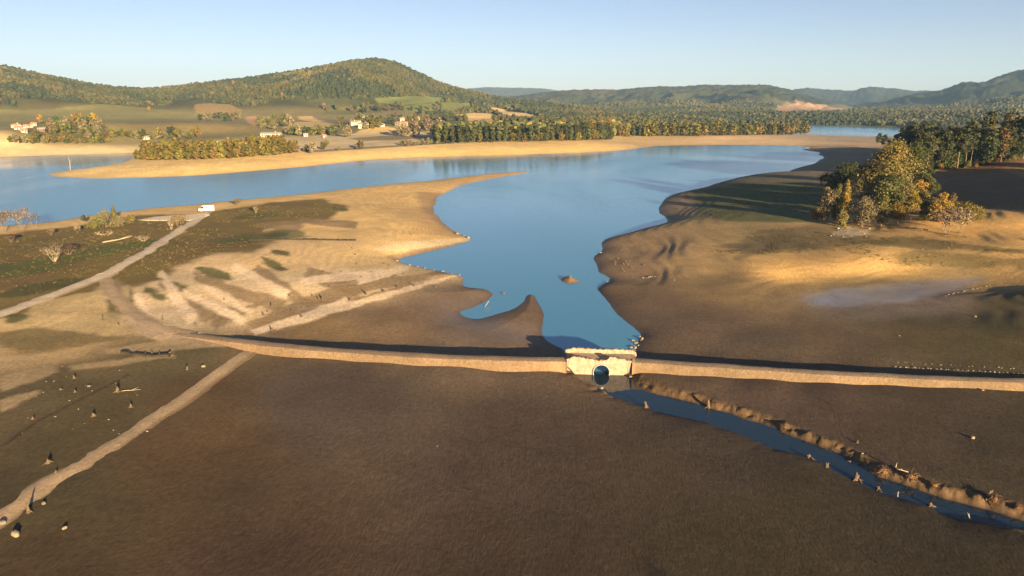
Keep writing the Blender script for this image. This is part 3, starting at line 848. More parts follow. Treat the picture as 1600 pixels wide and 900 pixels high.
CY = float(pix_at_z(937, 585.6, 0.0)[1])           # front face of the headwall at water level
cul = link('culvert_bridge', None, loc=(PIPE_X, CY, 0), rot=(0, 0, math.radians(-3.5)))
tag(cul, 'low pale stone bridge with a round pipe carrying the causeway over the stream', 'bridge')
HOLE = (0, .42, 1.32)
front = ragged([(-5.55,1.45),(-5.6,2.0),(-5.2,2.45),(-4.2,2.75),(-3.2,2.70),(-2.0,2.5),(-1.2,2.35),(-.6,2.25),(.3,2.3),(.8,2.45),(1.2,2.8),(2.0,2.85),(2.2,2.6),(3.4,2.45),(3.9,2.3),(4.6,2.2),(5.5,1.75),(5.5,1.2),(5.0,.7),(4.2,.2),(3.6,-.6),(-3.6,-.6),(-4.2,.3),(-4.9,1.0)], seed=4)
holed_prism('headwall', front, 0, .55, STONE, HOLE, rough=.06, seed=5, parent=cul)
backw = ragged([(-5.4,-.6),(-5.4,2.55),(-4.5,2.85),(-2.0,2.8),(-.2,2.7),(.8,2.75),(2.5,2.8),(4.2,2.75),(5.2,2.55),(5.6,2.2),(5.7,-.6)], seed=8)
holed_prism('parapet', backw, 3.75, 4.25, STONE, HOLE, rough=.06, seed=9, parent=cul)
deck = [(-5.3,-.6),(-5.3,2.12),(-3.5,2.16),(-1.0,2.1),(0,2.06),(1.0,2.1),(3.5,2.16),(5.3,2.1),(5.3,-.6)]
holed_prism('deck', deck, .56, 3.74, FILL, HOLE, seed=2, parent=cul)
bm = bmesh.new()                                     # the pipe: a ring with thickness
ro, ri, L0, L1, sg = 1.31, 1.19, -.22, 4.5, 44
ring = []
for (rad, y) in ((ro, L0), (ri, L0), (ri, L1), (ro, L1)):
    ring.append([bm.verts.new((rad * math.cos(t), y, .42 + rad * math.sin(t))) for t in np.linspace(0, 2 * math.pi, sg + 1)[:-1]])
for k in range(4):
    a, b = ring[k], ring[(k + 1) % 4]
    for i in range(sg):
        bm.faces.new((a[i], a[(i + 1) % sg], b[(i + 1) % sg], b[i]))
bmesh.ops.recalc_face_normals(bm, faces=bm.faces)
me = bpy.data.meshes.new('pipe'); bm.to_mesh(me); bm.free(); me.materials.append(CONC)
link('pipe', me, cul)

# ------------------------------------------------------------------ stones and stumps
PALE_ROCK = simple_mat('pale_rock', (.21,.18,.135), .9, .2, 3.0, .5, 8.0)
WOOD_DRY = simple_mat('bleached_wood', (.12,.085,.052), .9, .35, 4.0, .4, 12.0)
BLEACH = simple_mat('sunbleached_branches', (.32,.26,.18), .9, .3, 4.0)
WOOD_DARK = simple_mat('wet_dark_wood', (.09,.065,.045), .85, .3, 4.0, .4, 12.0)
ROOT = simple_mat('reddish_roots', (.125,.072,.038), .9, .3, 4.0, .5, 9.0)

def rock_mesh(name, seed, mat, sub=2, flat=.7):
    bm = bmesh.new()
    bmesh.ops.create_icosphere(bm, subdivisions=sub, radius=.5)
    r = random.Random(seed)
    planes = [(Vector((r.gauss(0, 1), r.gauss(0, 1), r.gauss(0, 1))).normalized(), r.uniform(.26, .42)) for _ in range(9)]
    for v in bm.verts:
        for n, d in planes:
            k = v.co.dot(n) - d
            if k > 0: v.co -= n * k
        v.co *= 1 + r.uniform(-.04, .04)
        v.co.z = v.co.z * flat + .16
    me = bpy.data.meshes.new(name); bm.to_mesh(me); bm.free(); me.materials.append(mat)
    return me

def tube(bm, pts, radii, seg=6):
    prev = None
    for i, p in enumerate(pts):
        p = Vector(p)
        d = (Vector(pts[min(i + 1, len(pts) - 1)]) - Vector(pts[max(i - 1, 0)])).normalized()
        a = d.orthogonal().normalized(); b = d.cross(a)
        ringv = [bm.verts.new(p + (a * math.cos(t) + b * math.sin(t)) * radii[i]) for t in np.linspace(0, 2 * math.pi, seg + 1)[:-1]]
        if prev:
            # align start index to limit twist
            best = min(range(seg), key=lambda s: sum((ringv[(k + s) % seg].co - prev[k].co).length for k in range(0, seg, 2)))
            ringv = ringv[best:] + ringv[:best]
            for k in range(seg):
                bm.faces.new((prev[k], prev[(k + 1) % seg], ringv[(k + 1) % seg], ringv[k]))
        else:
            bm.faces.new(ringv[::-1])
        prev = ringv
    bm.faces.new(prev)

def finish(bm, name, mat, smooth_shade=True):
    bmesh.ops.recalc_face_normals(bm, faces=bm.faces)
    me = bpy.data.meshes.new(name); bm.to_mesh(me); bm.free()
    if smooth_shade: me.polygons.foreach_set('use_smooth', np.ones(len(me.polygons), bool))
    me.materials.append(mat)
    return me

def stump_mesh(name, seed, mat, h=1.0, r=.28, roots=6, spread=1.1, lean=.2, prongs=3):
    bm = bmesh.new(); q = random.Random(seed)
    lx, ly = q.uniform(-lean, lean), q.uniform(-lean, lean)
    tube(bm, [(0, 0, -.15), (lx * .3, ly * .3, h * .3), (lx * .7, ly * .7, h * .62)], [r * 1.25, r * .95, r * .8], 9)
    for k in range(prongs):                        # splintered top
        t = q.uniform(0, 6.28); o = r * .42
        bx, by = lx * .7 + o * math.cos(t), ly * .7 + o * math.sin(t)
        tube(bm, [(bx, by, h * .5), (bx + q.uniform(-.1, .1) + lx * .2, by + q.uniform(-.1, .1), h * q.uniform(.75, 1.05))], [r * .55, r * .3], 5)
    for k in range(roots):
        t = k * 6.28 / roots + q.uniform(-.4, .4); L = spread * .7 * q.uniform(.6, 1.3)
        p1 = (math.cos(t) * r * .7, math.sin(t) * r * .7, h * .22)
        p2 = (math.cos(t) * L * .5, math.sin(t) * L * .5, .10)
        p3 = (math.cos(t + q.uniform(-.3, .3)) * L, math.sin(t) * L, -.06)
        tube(bm, [p1, p2, p3], [r * .42, r * .22, r * .07], 5)
    return finish(bm, name, mat)

def rootball_mesh(name, seed, mat, R0=1.0):
    """tangle of washed-out roots hanging on a bank"""
    bm = bmesh.new(); q = random.Random(seed)
    bmesh.ops.create_icosphere(bm, subdivisions=2, radius=R0 * .42)
    for v in bm.verts: v.co = Vector((v.co.x, v.co.y, v.co.z * .8)) * q.uniform(.75, 1.25)
    for k in range(40):
        t, e = q.uniform(0, 6.28), q.uniform(-.5, 1.1)
        d = Vector((math.cos(t) * math.cos(e), math.sin(t) * math.cos(e), math.sin(e)))
        p = d * R0 * .25; pts = [p.copy()]
        for j in range(4):
            d = (d + Vector((q.uniform(-.5, .5), q.uniform(-.5, .5), q.uniform(-.75, .15)))).normalized()
            p = p + d * R0 * q.uniform(.14, .24); pts.append(p.copy())
        w = R0 * q.uniform(.02, .055)
        tube(bm, pts, [w, w * .8, w * .6, w * .45, w * .2], 5)
    return finish(bm, name, mat)

ROCKS = [rock_mesh('stone', s, PALE_ROCK, 2, f) for s, f in ((1, .7), (2, .55), (3, .8), (4, .6), (5, .5))]
SMALL = [rock_mesh('stone', s, PALE_ROCK, 1, f) for s, f in ((6, .7), (7, .6), (8, .75))]
STUMPS = [stump_mesh('stump', s, WOOD_DRY, h, r, n, sp) for s, h, r, n, sp in ((1, 1.0, .3, 6, 1.2), (2, 1.3, .22, 5, 1.0), (3, .8, .34, 7, 1.5), (4, 1.1, .26, 5, .8))]
DSTUMPS = [stump_mesh('stump', s, WOOD_DARK, h, r, n, sp) for s, h, r, n, sp in ((11, .9, .22, 4, .6), (12, .7, .28, 5, .7), (13, .8, .2, 3, .9))]

def put(name, me, u, v, size, label, cat, group=None, dz=0.0, rz=None, sc=None):
    p = hit(u, v)
    o = link(name, me, loc=(p.x, p.y, p.z + dz), rot=(0, 0, rnd.uniform(0, 6.28) if rz is None else rz))
    size *= .72
    s = sc if sc else (size * rnd.uniform(.85, 1.2), size * rnd.uniform(.85, 1.2), size * rnd.uniform(.85, 1.15))
    o.scale = s
    return tag(o, label, cat, group)

# individual, tellable stumps and stones
ST = [(1010,637,1.15,1,'double-pronged dark stump on the near edge of the stream closest to the bridge'),
      (1107,637,1.35,1,'tall bleached stump standing on the far stream bank with a long shadow'),
      (1264,716,1.05,2,'broad stump with spread roots on the near stream bank above the middle bend'),
      (1291,730,.9,3,'leaning pale stump at the notch in the near stream bank'),
      (1337,749,1.25,0,'forked stump standing in the stream water beside the near bank'),
      (1372,765,.8,2,'squat stump on the near bank just past the stump standing in the water'),
      (1454,791,.75,2,'low rooty stump on the near stream bank towards the right edge'),
      (1339,692,.6,3,'small dark stump on the mud above the far stream bank'),
      (146,650,.95,2,'stump with roots spread wide in the olive mud left of the gravel path'),
      (183,612,1.15,0,'thick stump with a fallen branch beside it in the olive mud'),
      (76,723,.9,2,'largest forked stump left of the gravel path near its lower end'),
      (45,801,.95,1,'thin upright stump on the lower edge of the gravel path'),
      (1006,414,.7,0,'grey stump on the right-hand point above the stump cluster'),
      (787,459,.9,2,'waterlogged stump sticking out of the inlet beside the curved mud spit')]
for u, v, s, k, lab in ST:
    put('stump', STUMPS[k], u, v, s, lab, 'stump')
for u, v, s in [(116,591,.7),(95,609,.5),(117,613,.6),(204,636,.75),(51,655,.65),(87,739,.55),(266,555,1.0),(250,555,.8),(238,553,.6),(228,554,.6),(292,578,.7)]:
    put('stump', STUMPS[rnd.randrange(4)], u, v, s, 'small pale stump scattered in the olive mud left of the gravel path', 'stump', 'small stumps in the mud by the gravel path')
for u, v, s in [(572,460,1.3),(547,469,1.0),(600,456,1.0),(622,449.5,1.1),(647,447,1.3),(504,468,1.3),(498,467,1.0),(471,495,.9),(680,449,.8),(425,479,1.0),(412,492,1.0),(452,462,.7),(488,463,.8),(472,482,.7),(456,486,.6),(600,412,.8),(557,413,.7),(555,398,.8),(550,388,.7),(608,415,.7),(533,425,.6),(580,425,.6),(505,425,.6),(643,367,.9),(565,433,.6),(655,440,.6),(630,428,.6),(602,435,.5),(515,448,.5),(425,517,1.0),(418,487,.7),(343,498,.6),(254,500,.8),(350,468,.6),(160,495,.7),(160,500,.6),(185,508,.8),(305,507,.6)]:
    put('stump', DSTUMPS[rnd.randrange(3)], u, v, s, 'small dark stump dotted over the pale silt flat left of the inlet', 'stump', 'dark stumps on the pale silt flat')
for u, v, s in [(961,409.5,.7),(961,413.5,.7),(978,409.5,.8),(974,413,.7),(981,413.5,.6),(972,420.5,.7),(987,419.5,.7),(975,424.5,.7),(966,405,.6),(984,408,.5)]:
    put('stump', STUMPS[rnd.randrange(4)], u, v, s, 'pale-topped stump in the close cluster on the right-hand mud point', 'stump', 'stump cluster on the right-hand point')
RB = [(1378,738,1.5,'large tangle of reddish roots hanging over the stream, leftmost of the root masses'),(1424,746,1.35,'root tangle with a pale broken limb on the far stream bank'),(1461,760,1.2,'root tangle at the left end of the long orange earth bank'),
      (1552,781,1.35,'root tangle with loose white sticks in the gap of the orange bank'),(1588,795,1.0,'small root tangle low on the orange bank at the right edge'),(1225,668,1.0,'dark root tangle on the far stream bank before the first orange stretch')]
for i, (u, v, s, lab) in enumerate(RB):
    put('root_mass', rootball_mesh('root_mass', 50 + i, ROOT), u, v, s, lab, 'roots', dz=.15)
def stick(u, v, L, dirv, lab, mat=BLEACH, dz=.1, w=.06):
    bm = bmesh.new(); q = random.Random(int(u * 7 + v))
    d = Vector(dirv).normalized(); p = Vector((0, 0, 0)); pts = [p.copy()]
    for k in range(4):
        p = p + (d + Vector((q.uniform(-.18, .18), q.uniform(-.18, .18), q.uniform(-.1, .1)))) * L / 4; pts.append(p.copy())
    tube(bm, pts, [w, w * .9, w * .7, w * .5, w * .25], 6)
    a, b = pts[2], pts[2] + (d + Vector((.5, .6, .35))) * L * .25
    tube(bm, [a, (a + b) / 2 + Vector((.03, 0, .04)), b], [w * .6, w * .4, w * .15], 5)
    o = link('driftwood', finish(bm, 'driftwood', mat)); h = hit(u, v); o.location = (h.x, h.y, h.z + dz)
    return tag(o, lab, 'driftwood')
stick(1402,776,.7,(.1,.1,1),'white stick standing upright in the stream', dz=-.1)
stick(1516,812,.9,(-.35,.2,1),'white slanting stick in the stream near the right edge', dz=-.1)
stick(1540,783,1.4,(.6,.3,.5),'long white branch leaning in the gap of the orange bank')
stick(1418,744,1.2,(-1,.1,.3),'pale branch pointing left from the second root tangle', dz=.5)
stick(1399,732,.6,(.3,.3,.8),'short white broken branch on the far bank behind the root tangles')
stick(190,612,2.2,(1,.25,.06),'pale fallen branch lying on the olive mud beside the thick stump')
stick(757,479,1.6,(.4,.3,.5),'thin pale stick poking out of the shallow inlet', dz=-.1)
stick(110,266,9.0,(.0,.1,1),'thin pale pole standing at the water on the sandy headland tip', dz=-.2, w=.22)
stick(160,379,8.0,(1,.45,.12),'long bleached fallen trunk lying on the grass left of the track', dz=.05, w=.2)
stick(1450,360,14,(-1,1.2,.12),'dark fallen trunk lying under the bare trees on the right bank', WOOD_DARK, .1, .3)

RK = [(25,836,1.5,'largest pale block lying at the lower end of the gravel path'),(3,818,1.3,'pale block on the gravel path at the left edge of the view'),(101,826,.7,'pale slab alone on the brown mud right of the gravel path end'),
      (69,787,.75,'round white stone on the lower edge of the gravel path'),(683,697,.35,'single tiny white stone alone in the middle of the foreground mud'),(1520,685,.8,'flat pale stone alone on the mud right of the stream'),
      (1535,610,.7,'white stone just below the causeway near the right edge'),(1327,722,.6,'white stone in the stream water below the far bank'),(1347,709,.5,'white stone at the top of the shaded far stream bank'),
      (1196,654,.5,'small white stone on the far bank above the first orange stretch'),(940,607,.9,'reddish pale stone on the near bank opposite the pipe'),(985,590,1.0,'pale boulder at the right foot of the bridge headwall'),
      (1524,495,.8,'pale stone on the olive mud slope at the far right'),(1405,525,.6,'pale stone in the middle of the right-hand mud flat'),(891,432.5,1.0,'white stone on top of the small mud islet'),
      (230,674,.55,'white stone on the outer edge of the gravel path at its middle'),(139,604,.9,'long pale stone between stumps in the olive mud'),(318,573,1.0,'flat pale slab beside the upper end of the gravel path'),(352,583,.6,'pale stone on the gravel path near its upper end'),
      (938,395,1.3,'dark-shaded boulder on the water edge of the right-hand point'),(949,441,.9,'boulder in the small bay of the right-hand point'),(1053,438,.7,'pale stone alone right of the stone row on the mud point')]
for i, (u, v, s, lab) in enumerate(RK):
    put('stone', ROCKS[i % 5], u, v, s, lab, 'stone', dz=-.03 * s)
def stones(pts, s, lab, grp, meshes=SMALL, dz=-.03):
    for u, v in pts:
        put('stone', meshes[rnd.randrange(len(meshes))], u, v, s * rnd.uniform(.6, 1.3), lab, 'stone', grp, dz=dz)
stones([(1000,526),(1001,532),(994,536),(997,540),(993,544),(990,548),(1003,530),(989,533),(986,543)], .95, 'pale boulder piled at the water corner behind the bridge', 'boulders behind the bridge', ROCKS)
ln = lambda a, b, n, j: [(a[0] + (b[0] - a[0]) * i / (n - 1) + rnd.uniform(-j, j) * 3, a[1] + (b[1] - a[1]) * i / (n - 1) + rnd.uniform(-j, j) * .5) for i in range(n)]
stones(ln((1397,573), (1600,584), 46, 1), .5, 'pale stone in the long rubble row along the right causeway', 'rubble row beside the right causeway')
stones(ln((1400,566), (1597,577), 22, 1.6), .4, 'pale stone in the thin outer line above the rubble row', 'outer stone line by the right causeway')
stones(ln((1478,462), (1545,446), 14, 1.0), .6, 'small pale stone along the crest of the shadowed mud mound', 'stones on the mud mound')
stones(ln((1006,434), (1034,431), 9, .6), .7, 'small white stone in the short row across the mud point', 'stone row on the mud point')
stones([(1296 + 66 * rnd.random(), 356 + 15 * rnd.random()) for _ in range(18)], 1.0, 'pale boulder heaped below the autumn trees on the right bank', 'boulders below the right trees', ROCKS)
stones([(1190 + rnd.uniform(0, 400), 372 + rnd.uniform(-8, 30)) for _ in range(40)], .5, 'small pale stone scattered over the grassy right bank', 'stones on the right bank')
stones([(20 + rnd.uniform(0, 360), 395 + rnd.uniform(-40, 40)) for _ in range(20)], .5, 'small pale stone scattered in the grass around the dirt track', 'stones around the dirt track')
stones([(20 + rnd.uniform(0, 200), 570 + rnd.uniform(0, 110)) for _ in range(30)], .35, 'tiny pale stone strewn over the olive mud at left', 'tiny stones on the left mud')
stones([(620,408),(640,414.5),(652,417),(664,419),(678,422),(692,424.5),(706,427.5),(718,430)], 1.0, 'pale stone on the dark undercut shore of the left point', 'stones on the undercut left shore', ROCKS)
stones([(732,372),(725,369),(715,366)], 1.6, 'pale ledge stone at the very tip of the left sand point', 'ledge stones at the sand point tip', ROCKS)

def low_wall(name, P, h, w, label, mat):
    W = drape(P, 0)
    W = resample(W, .7)
    bm = bmesh.new(); q = random.Random(len(P))
    T = np.gradient(W[:, :2], axis=0); T /= np.linalg.norm(T, axis=1)[:, None] + 1e-9
    prev = None
    for i in range(len(W)):
        n = Vector((-T[i, 1], T[i, 0], 0)); c = Vector(W[i]); hh = h * q.uniform(.55, 1.15); ww = w * q.uniform(.7, 1.2)
        r = [bm.verts.new(c + n * ww * .6 + Vector((0, 0, -.3))), bm.verts.new(c + n * ww * .4 + Vector((0, 0, hh))), bm.verts.new(c - n * ww * .4 + Vector((0, 0, hh * q.uniform(.8, 1)))), bm.verts.new(c - n * ww * .6 + Vector((0, 0, -.3)))]
        if prev:
            for k in range(3): bm.faces.new((prev[k], prev[k + 1], r[k + 1], r[k]))
        else: bm.faces.new(r)
        prev = r
    bm.faces.new(prev[::-1])
    o = link(name, finish(bm, name, mat, False))
    return tag(o, label, 'wall')
DWALL = simple_mat('near_black_wall', (.035,.028,.02), .95, .35, 1.5, .6, 4.0)  # near-black tone, set so both low walls draw as dark lines
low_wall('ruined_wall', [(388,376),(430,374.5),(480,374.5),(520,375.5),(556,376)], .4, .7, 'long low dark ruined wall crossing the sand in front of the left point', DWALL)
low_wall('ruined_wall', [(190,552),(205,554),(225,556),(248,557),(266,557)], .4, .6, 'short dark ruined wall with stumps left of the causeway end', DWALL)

# ------------------------------------------------------------------ foliage
def leaf_mat(name, trans=.25):
    m, nt, b = new_mat(name)
    L = nt.links.new
    at = node(nt, 'ShaderNodeAttribute', _attribute_name='Col')
    oi = node(nt, 'ShaderNodeObjectInfo')
    hs = node(nt, 'ShaderNodeHueSaturation')
    mh = node(nt, 'ShaderNodeMapRange'); mh.inputs['To Min'].default_value = .478; mh.inputs['To Max'].default_value = .522
    mv = node(nt, 'ShaderNodeMapRange'); mv.inputs['To Min'].default_value = .75; mv.inputs['To Max'].default_value = 1.25
    mu = node(nt, 'ShaderNodeMath', _operation='MULTIPLY'); mu.inputs[1].default_value = 7.31
    fr = node(nt, 'ShaderNodeMath', _operation='FRACT')
    L(oi.outputs['Random'], mh.inputs['Value']); L(oi.outputs['Random'], mu.inputs[0]); L(mu.outputs[0], fr.inputs[0]); L(fr.outputs[0], mv.inputs['Value'])
    L(mh.outputs['Result'], hs.inputs['Hue']); L(mv.outputs['Result'], hs.inputs['Value']); L(at.outputs['Color'], hs.inputs['Color'])
    L(hs.outputs['Color'], b.inputs['Base Color'])
    b.inputs['Roughness'].default_value = .8
    b.inputs['Specular IOR Level'].default_value = .15
    tr = node(nt, 'ShaderNodeBsdfTranslucent'); L(hs.outputs['Color'], tr.inputs['Color'])
    mx = node(nt, 'ShaderNodeMixShader'); mx.inputs['Fac'].default_value = trans
    L(b.outputs[0], mx.inputs[1]); L(tr.outputs[0], mx.inputs[2])
    L(mx.outputs[0], nt.nodes['Material Output'].inputs['Surface'])
    return m
LEAF = leaf_mat('foliage')
BARK = simple_mat('bark', (.16,.115,.075), .95, .3, 1.5, .5, 5.0)
PALEBARK = simple_mat('pale_bark', (.25,.17,.115), .95, .25, 1.5, .4, 5.0)
TWIG = simple_mat('grey_twigs', (.20,.155,.115), .95, .3, 1.5)

def leaves(blobs, n, size, colors, seed, inner=.45, up=.25, elong=1.0):
    """n leaf clumps spread through a set of ellipsoids; returns verts, quads, colours"""
    g = np.random.default_rng(seed)
    B = np.array([b[:6] for b in blobs], float)
    w = B[:, 3] * B[:, 4] * B[:, 5]; w = w ** .75; w /= w.sum()
    k = g.choice(len(B), n, p=w)
    d = g.normal(size=(n, 3)); d /= np.linalg.norm(d, axis=1)[:, None]
    d[:, 2] = np.where((d[:, 2] < -.3) & (g.random(n) < .6), -d[:, 2], d[:, 2])
    rad = inner + (1 - inner) * g.random(n) ** .55
    rad *= 1 + .16 * g.normal(size=n)
    c = B[k, :3] + d * B[k, 3:6] * rad[:, None]
    nrm = d * .75 + g.normal(size=(n, 3)) * .55 + np.array([0, 0, up])
    nrm /= np.linalg.norm(nrm, axis=1)[:, None]
    t = np.cross(nrm, g.normal(size=(n, 3))); t /= np.linalg.norm(t, axis=1)[:, None] + 1e-9
    b = np.cross(nrm, t)
    s = size * (.55 + .9 * g.random(n))
    t *= (s * .5)[:, None] * elong; b *= (s * .42)[:, None]
    sk = g.uniform(-.5, .5, (n, 1))
    V = np.stack([c - t - b * .6, c + t * .7 - b, c + t + b * .7 + nrm * (s * .18)[:, None], c - t * .6 + b + t * sk], 1).reshape(-1, 3)
    colors = np.array(colors, float)
    bc = colors[g.integers(0, len(colors), len(B))]
    col = bc[k] * .6 + colors[g.integers(0, len(colors), n)] * .4
    col = col * (.65 + .7 * g.random(n))[:, None]
    return V, np.arange(4 * n).reshape(-1, 4), np.repeat(col, 4, 0)

def leaf_obj(name, parts, mat=None):
    V, Q, C, o = [], [], [], 0
    for v, q, c in parts:
        V.append(v); Q.append(q + o); C.append(c); o += len(v)
    me = bpy.data.meshes.new(name)
    return raw_mesh(me, np.concatenate(V), np.concatenate(Q), np.concatenate(C), mat or LEAF, smooth_shade=False)

def crown_blobs(h0, h1, r, n, seed, shape='round', flat=.75):
    q = random.Random(seed); out = []
    for i in range(n):
        f = (i + .5) / n
        z = h0 + (h1 - h0) * f
        if shape == 'round': rr_ = r * math.sin(math.pi * (.12 + .80 * f)) ** .7
        elif shape == 'poplar': rr_ = r * (.55 + .6 * math.sin(math.pi * min(1, f * 1.05))) * (1 - .35 * f)
        elif shape == 'cone': rr_ = r * (1.05 - f)
        else: rr_ = r * (.45 + .55 * math.sin(math.pi * (.25 + .6 * f)))      # pine
        for j in range(3 if shape != 'poplar' else 1):
            t = q.uniform(0, 6.28) + j * 2.1; o = rr_ * q.uniform(.25, .65) * (1 if shape != 'poplar' else .35)
            s = rr_ * q.uniform(.38, .62) if shape != 'poplar' else rr_ * .85
            out.append((o * math.cos(t), o * math.sin(t), z + q.uniform(-.06, .06) * (h1 - h0), s, s * q.uniform(.8, 1.2), s * flat * q.uniform(.8, 1.15) if shape != 'poplar' else (h1 - h0) / n * 1.0))
    return out

def trunk_mesh(name, h, r, seed, mat, limbs=5, l0=.45, lean=.03, spread=.28):
    bm = bmesh.new(); q = random.Random(seed)
    lx, ly = q.uniform(-lean, lean) * h, q.uniform(-lean, lean) * h
    pts = [(lx * f * f, ly * f * f, h * f - (.3 if f == 0 else 0)) for f in (0, .1, .35, .6, .85, 1.0)]
    tube(bm, pts, [r * 1.35, r, r * .8, r * .6, r * .35, r * .12], 7)
    for k in range(limbs):
        f = q.uniform(l0, .88); t = q.uniform(0, 6.28); L = h * spread * (1.25 - f) * q.uniform(.8, 1.4)
        b = Vector((lx * f * f, ly * f * f, h * f))
        tube(bm, [b, b + Vector((math.cos(t) * L * .5, math.sin(t) * L * .5, L * .35)), b + Vector((math.cos(t) * L, math.sin(t) * L, L * q.uniform(.4, .9)))], [r * .38, r * .25, r * .08], 5)
    return finish(bm, name, mat)

def twig_mesh(name, h, seed, mat, stems=4, depth=4, spread=.55, w0=.09):
    """bare branching: a few stems that fork again and again"""
    bm = bmesh.new(); q = random.Random(seed)
    def grow(p, d, L, w, lev):
        e = p + d * L
        m = (p + e) / 2 + Vector((q.uniform(-1, 1), q.uniform(-1, 1), 0)) * L * .07
        tube(bm, [p, m, e], [w, w * .8, w * .6], 4 if lev < 2 else 3)
        if lev >= depth: return
        for k in range(3 if lev else 2):
            nd = (d + Vector((q.uniform(-1, 1), q.uniform(-1, 1), q.uniform(-.25, .6))) * spread).normalized()
            grow(e if k < 2 else m, nd, L * q.uniform(.6, .85), w * .6, lev + 1)
    for s in range(stems):
        t = s * 6.28 / stems + q.uniform(-.5, .5)
        d = Vector((math.cos(t) * spread * .6, math.sin(t) * spread * .6, 1)).normalized()
        grow(Vector((math.cos(t) * .1, math.sin(t) * .1, -.1)), d, h * .32, w0, 0)
    return finish(bm, name, mat)

YG = [(.15,.122,.04),(.12,.10,.042),(.175,.13,.038)]
YEL = [(.30,.18,.03),(.24,.155,.03),(.20,.145,.035)]
OLV = [(.13,.12,.04),(.10,.10,.035),(.16,.13,.045)]
GRY = [(.16,.14,.075),(.13,.12,.06),(.18,.14,.07)]
DKG = [(.035,.05,.016),(.05,.062,.02),(.06,.07,.02)]
ORG = [(.28,.12,.03),(.24,.13,.03),(.20,.12,.035)]
GRN = [(.055,.07,.022),(.07,.075,.025)]
PIN = [(.040,.050,.020),(.055,.060,.024),(.075,.070,.028)]
AUT = [(.15,.12,.028),(.18,.125,.026),(.12,.11,.028),(.095,.09,.028)]
RUST = [(.20,.10,.03),(.16,.10,.03)]
TWL = [(.17,.125,.085),(.14,.11,.075),(.20,.15,.08)]

def tree(name, loc, h, r, colors, seed, label, cat='tree', shape='round', h0=.22, n=1500, size=.6, nb=6, bark=BARK, limbs=5, group=None, lean=.03, inner=.45, tr=None):
    root = link(name, None, loc=loc)
    tag(root, label, cat, group)
    link('trunk', trunk_mesh('trunk', h * .93, tr or max(.12, h * .016), seed, bark, limbs, lean=lean), root)
    bl = crown_blobs(h * h0, h * .95, r, nb, seed, shape)
    link('crown', leaf_obj('crown', [leaves(bl, int(n * 3.6), size * .54, colors, seed + 1, inner)]), root)
    return root

def base_h(u, v, vtop):
    p = hit(u, v)
    d = math.hypot(p.x, p.y)
    dx, dy, dz = [float(k) for k in pix_dir(u, vtop)]
    return p, (CAM_H + d * dz / math.hypot(dx, dy)) - p.z, math.hypot(d, CAM_H) / F_PX

# the autumn clump on the right bank: (u, v base, v top, width px, colours, shape, name, label)
CL = [(1385,318,220,88,YG,'round','autumn_tree','tallest yellow-green tree, rounded and at the back of the right clump',3200,.85,.12),
 (1358,322,245,50,GRY,'round','autumn_tree','thin greyish-olive tree leaning on the left of the tallest clump tree',1500,.7,.1),
 (1396,317,221,36,YEL,'round','autumn_tree','orange-yellow top showing beside the tallest clump tree',900,.7,.1),
 (1424,300,213,46,DKG,'round','dark_tree','tall dark green tree right behind the tallest yellow-green tree',1900,.8,.1),
 (1388,338,278,58,DKG+OLV,'round','dark_oak','broad dark green oak in the middle of the right clump',2200,.75,.08),
 (1444,314,262,30,GRN,'round','green_tree','rounded fresh green tree at the right edge of the clump',1300,.7,.05),
 (1430,322,279,28,ORG,'round','orange_tree','orange-brown tree just left of the rounded green tree',900,.65,.1),
 (1318,347,279,17,YEL,'poplar','poplar','slim bright yellow poplar on the left of the right clump',1000,.55,.05),
 (1306,346,287,20,OLV,'poplar','poplar','slim olive poplar left of the bright yellow one',900,.6,.05),
 (1292,346,288,26,GRY,'round','grey_tree','grey-leaved slender tree at the left end of the right clump',1200,.6,.1),
 (1277,346,322,20,YG,'round','bush','low yellowish bush leaning at the far left of the right clump',500,.5,.1),
 (1316,355,327,20,YG,'round','bush','small yellow-green bush below the bright yellow poplar',600,.5,.05),
 (1347,355,304,42,TWL,'round','thin_tree','wide grey-brown thinly leaved tree in front of the dark oak',1500,.5,.05),
 (1377,353,305,28,YG,'round','slender_tree','feathery yellow tree with several thin stems in front of the dark oak',900,.5,.1),
 (1402,350,308,30,AUT,'round','slender_tree','feathery tan tree with thin stems right of the yellow feathery tree',900,.5,.1),
 (1422,348,297,24,YEL,'round','slender_tree','slender golden tree with a pale bare trunk at the middle of the clump',900,.5,.28),
 (1438,340,292,24,OLV,'round','olive_tree','olive-green slim tree right of the slender golden tree',900,.55,.1),
 (1467,347,297,28,YEL,'round','bushy_tree','golden bushy tree near the right end of the clump',1000,.5,.05),
 (1484,346,298,18,YG,'round','bushy_tree','pointed yellow-green bushy tree right of the golden one',800,.5,.05),
 (1505,342,318,52,AUT,'round','low_thicket','low orange-yellow thicket at the right end of the clump',1200,.5,.0),
 (1455,345,315,30,OLV,'round','bush','dull olive bush between the golden tree and the slim olive tree',700,.5,.0),
 (1300,300,270,40,DKG,'round','dark_bush','dark bush in the shade left behind the right clump',900,.7,.0),
 (1325,285,255,46,DKG,'round','dark_bush','dark rounded bush in the shade on the shore slope',900,.7,.0),
 (1410,325,268,44,OLV,'round','olive_tree','dense olive tree right behind the dark oak',1500,.7,.05),
 (1345,300,262,40,OLV,'round','dark_bush','dull bush between the shaded dark bushes and the tallest tree',900,.7,.0)]
for i, (u, v, vt, w, colr, shp, nm, lab, n, sz, h0) in enumerate(CL):
    p, h, m = base_h(u, v, vt)
    tree(nm, p, h * .98, w * m * .50, colr, 500 + i * 7, lab, 'tree' if 'bush' not in nm and 'thicket' not in nm else 'bush', shp, h0, n, sz, 6 if shp == 'round' else 8, PALEBARK if 'slender' in nm else BARK, 4, tr=.11 if 'slender' in nm else None)
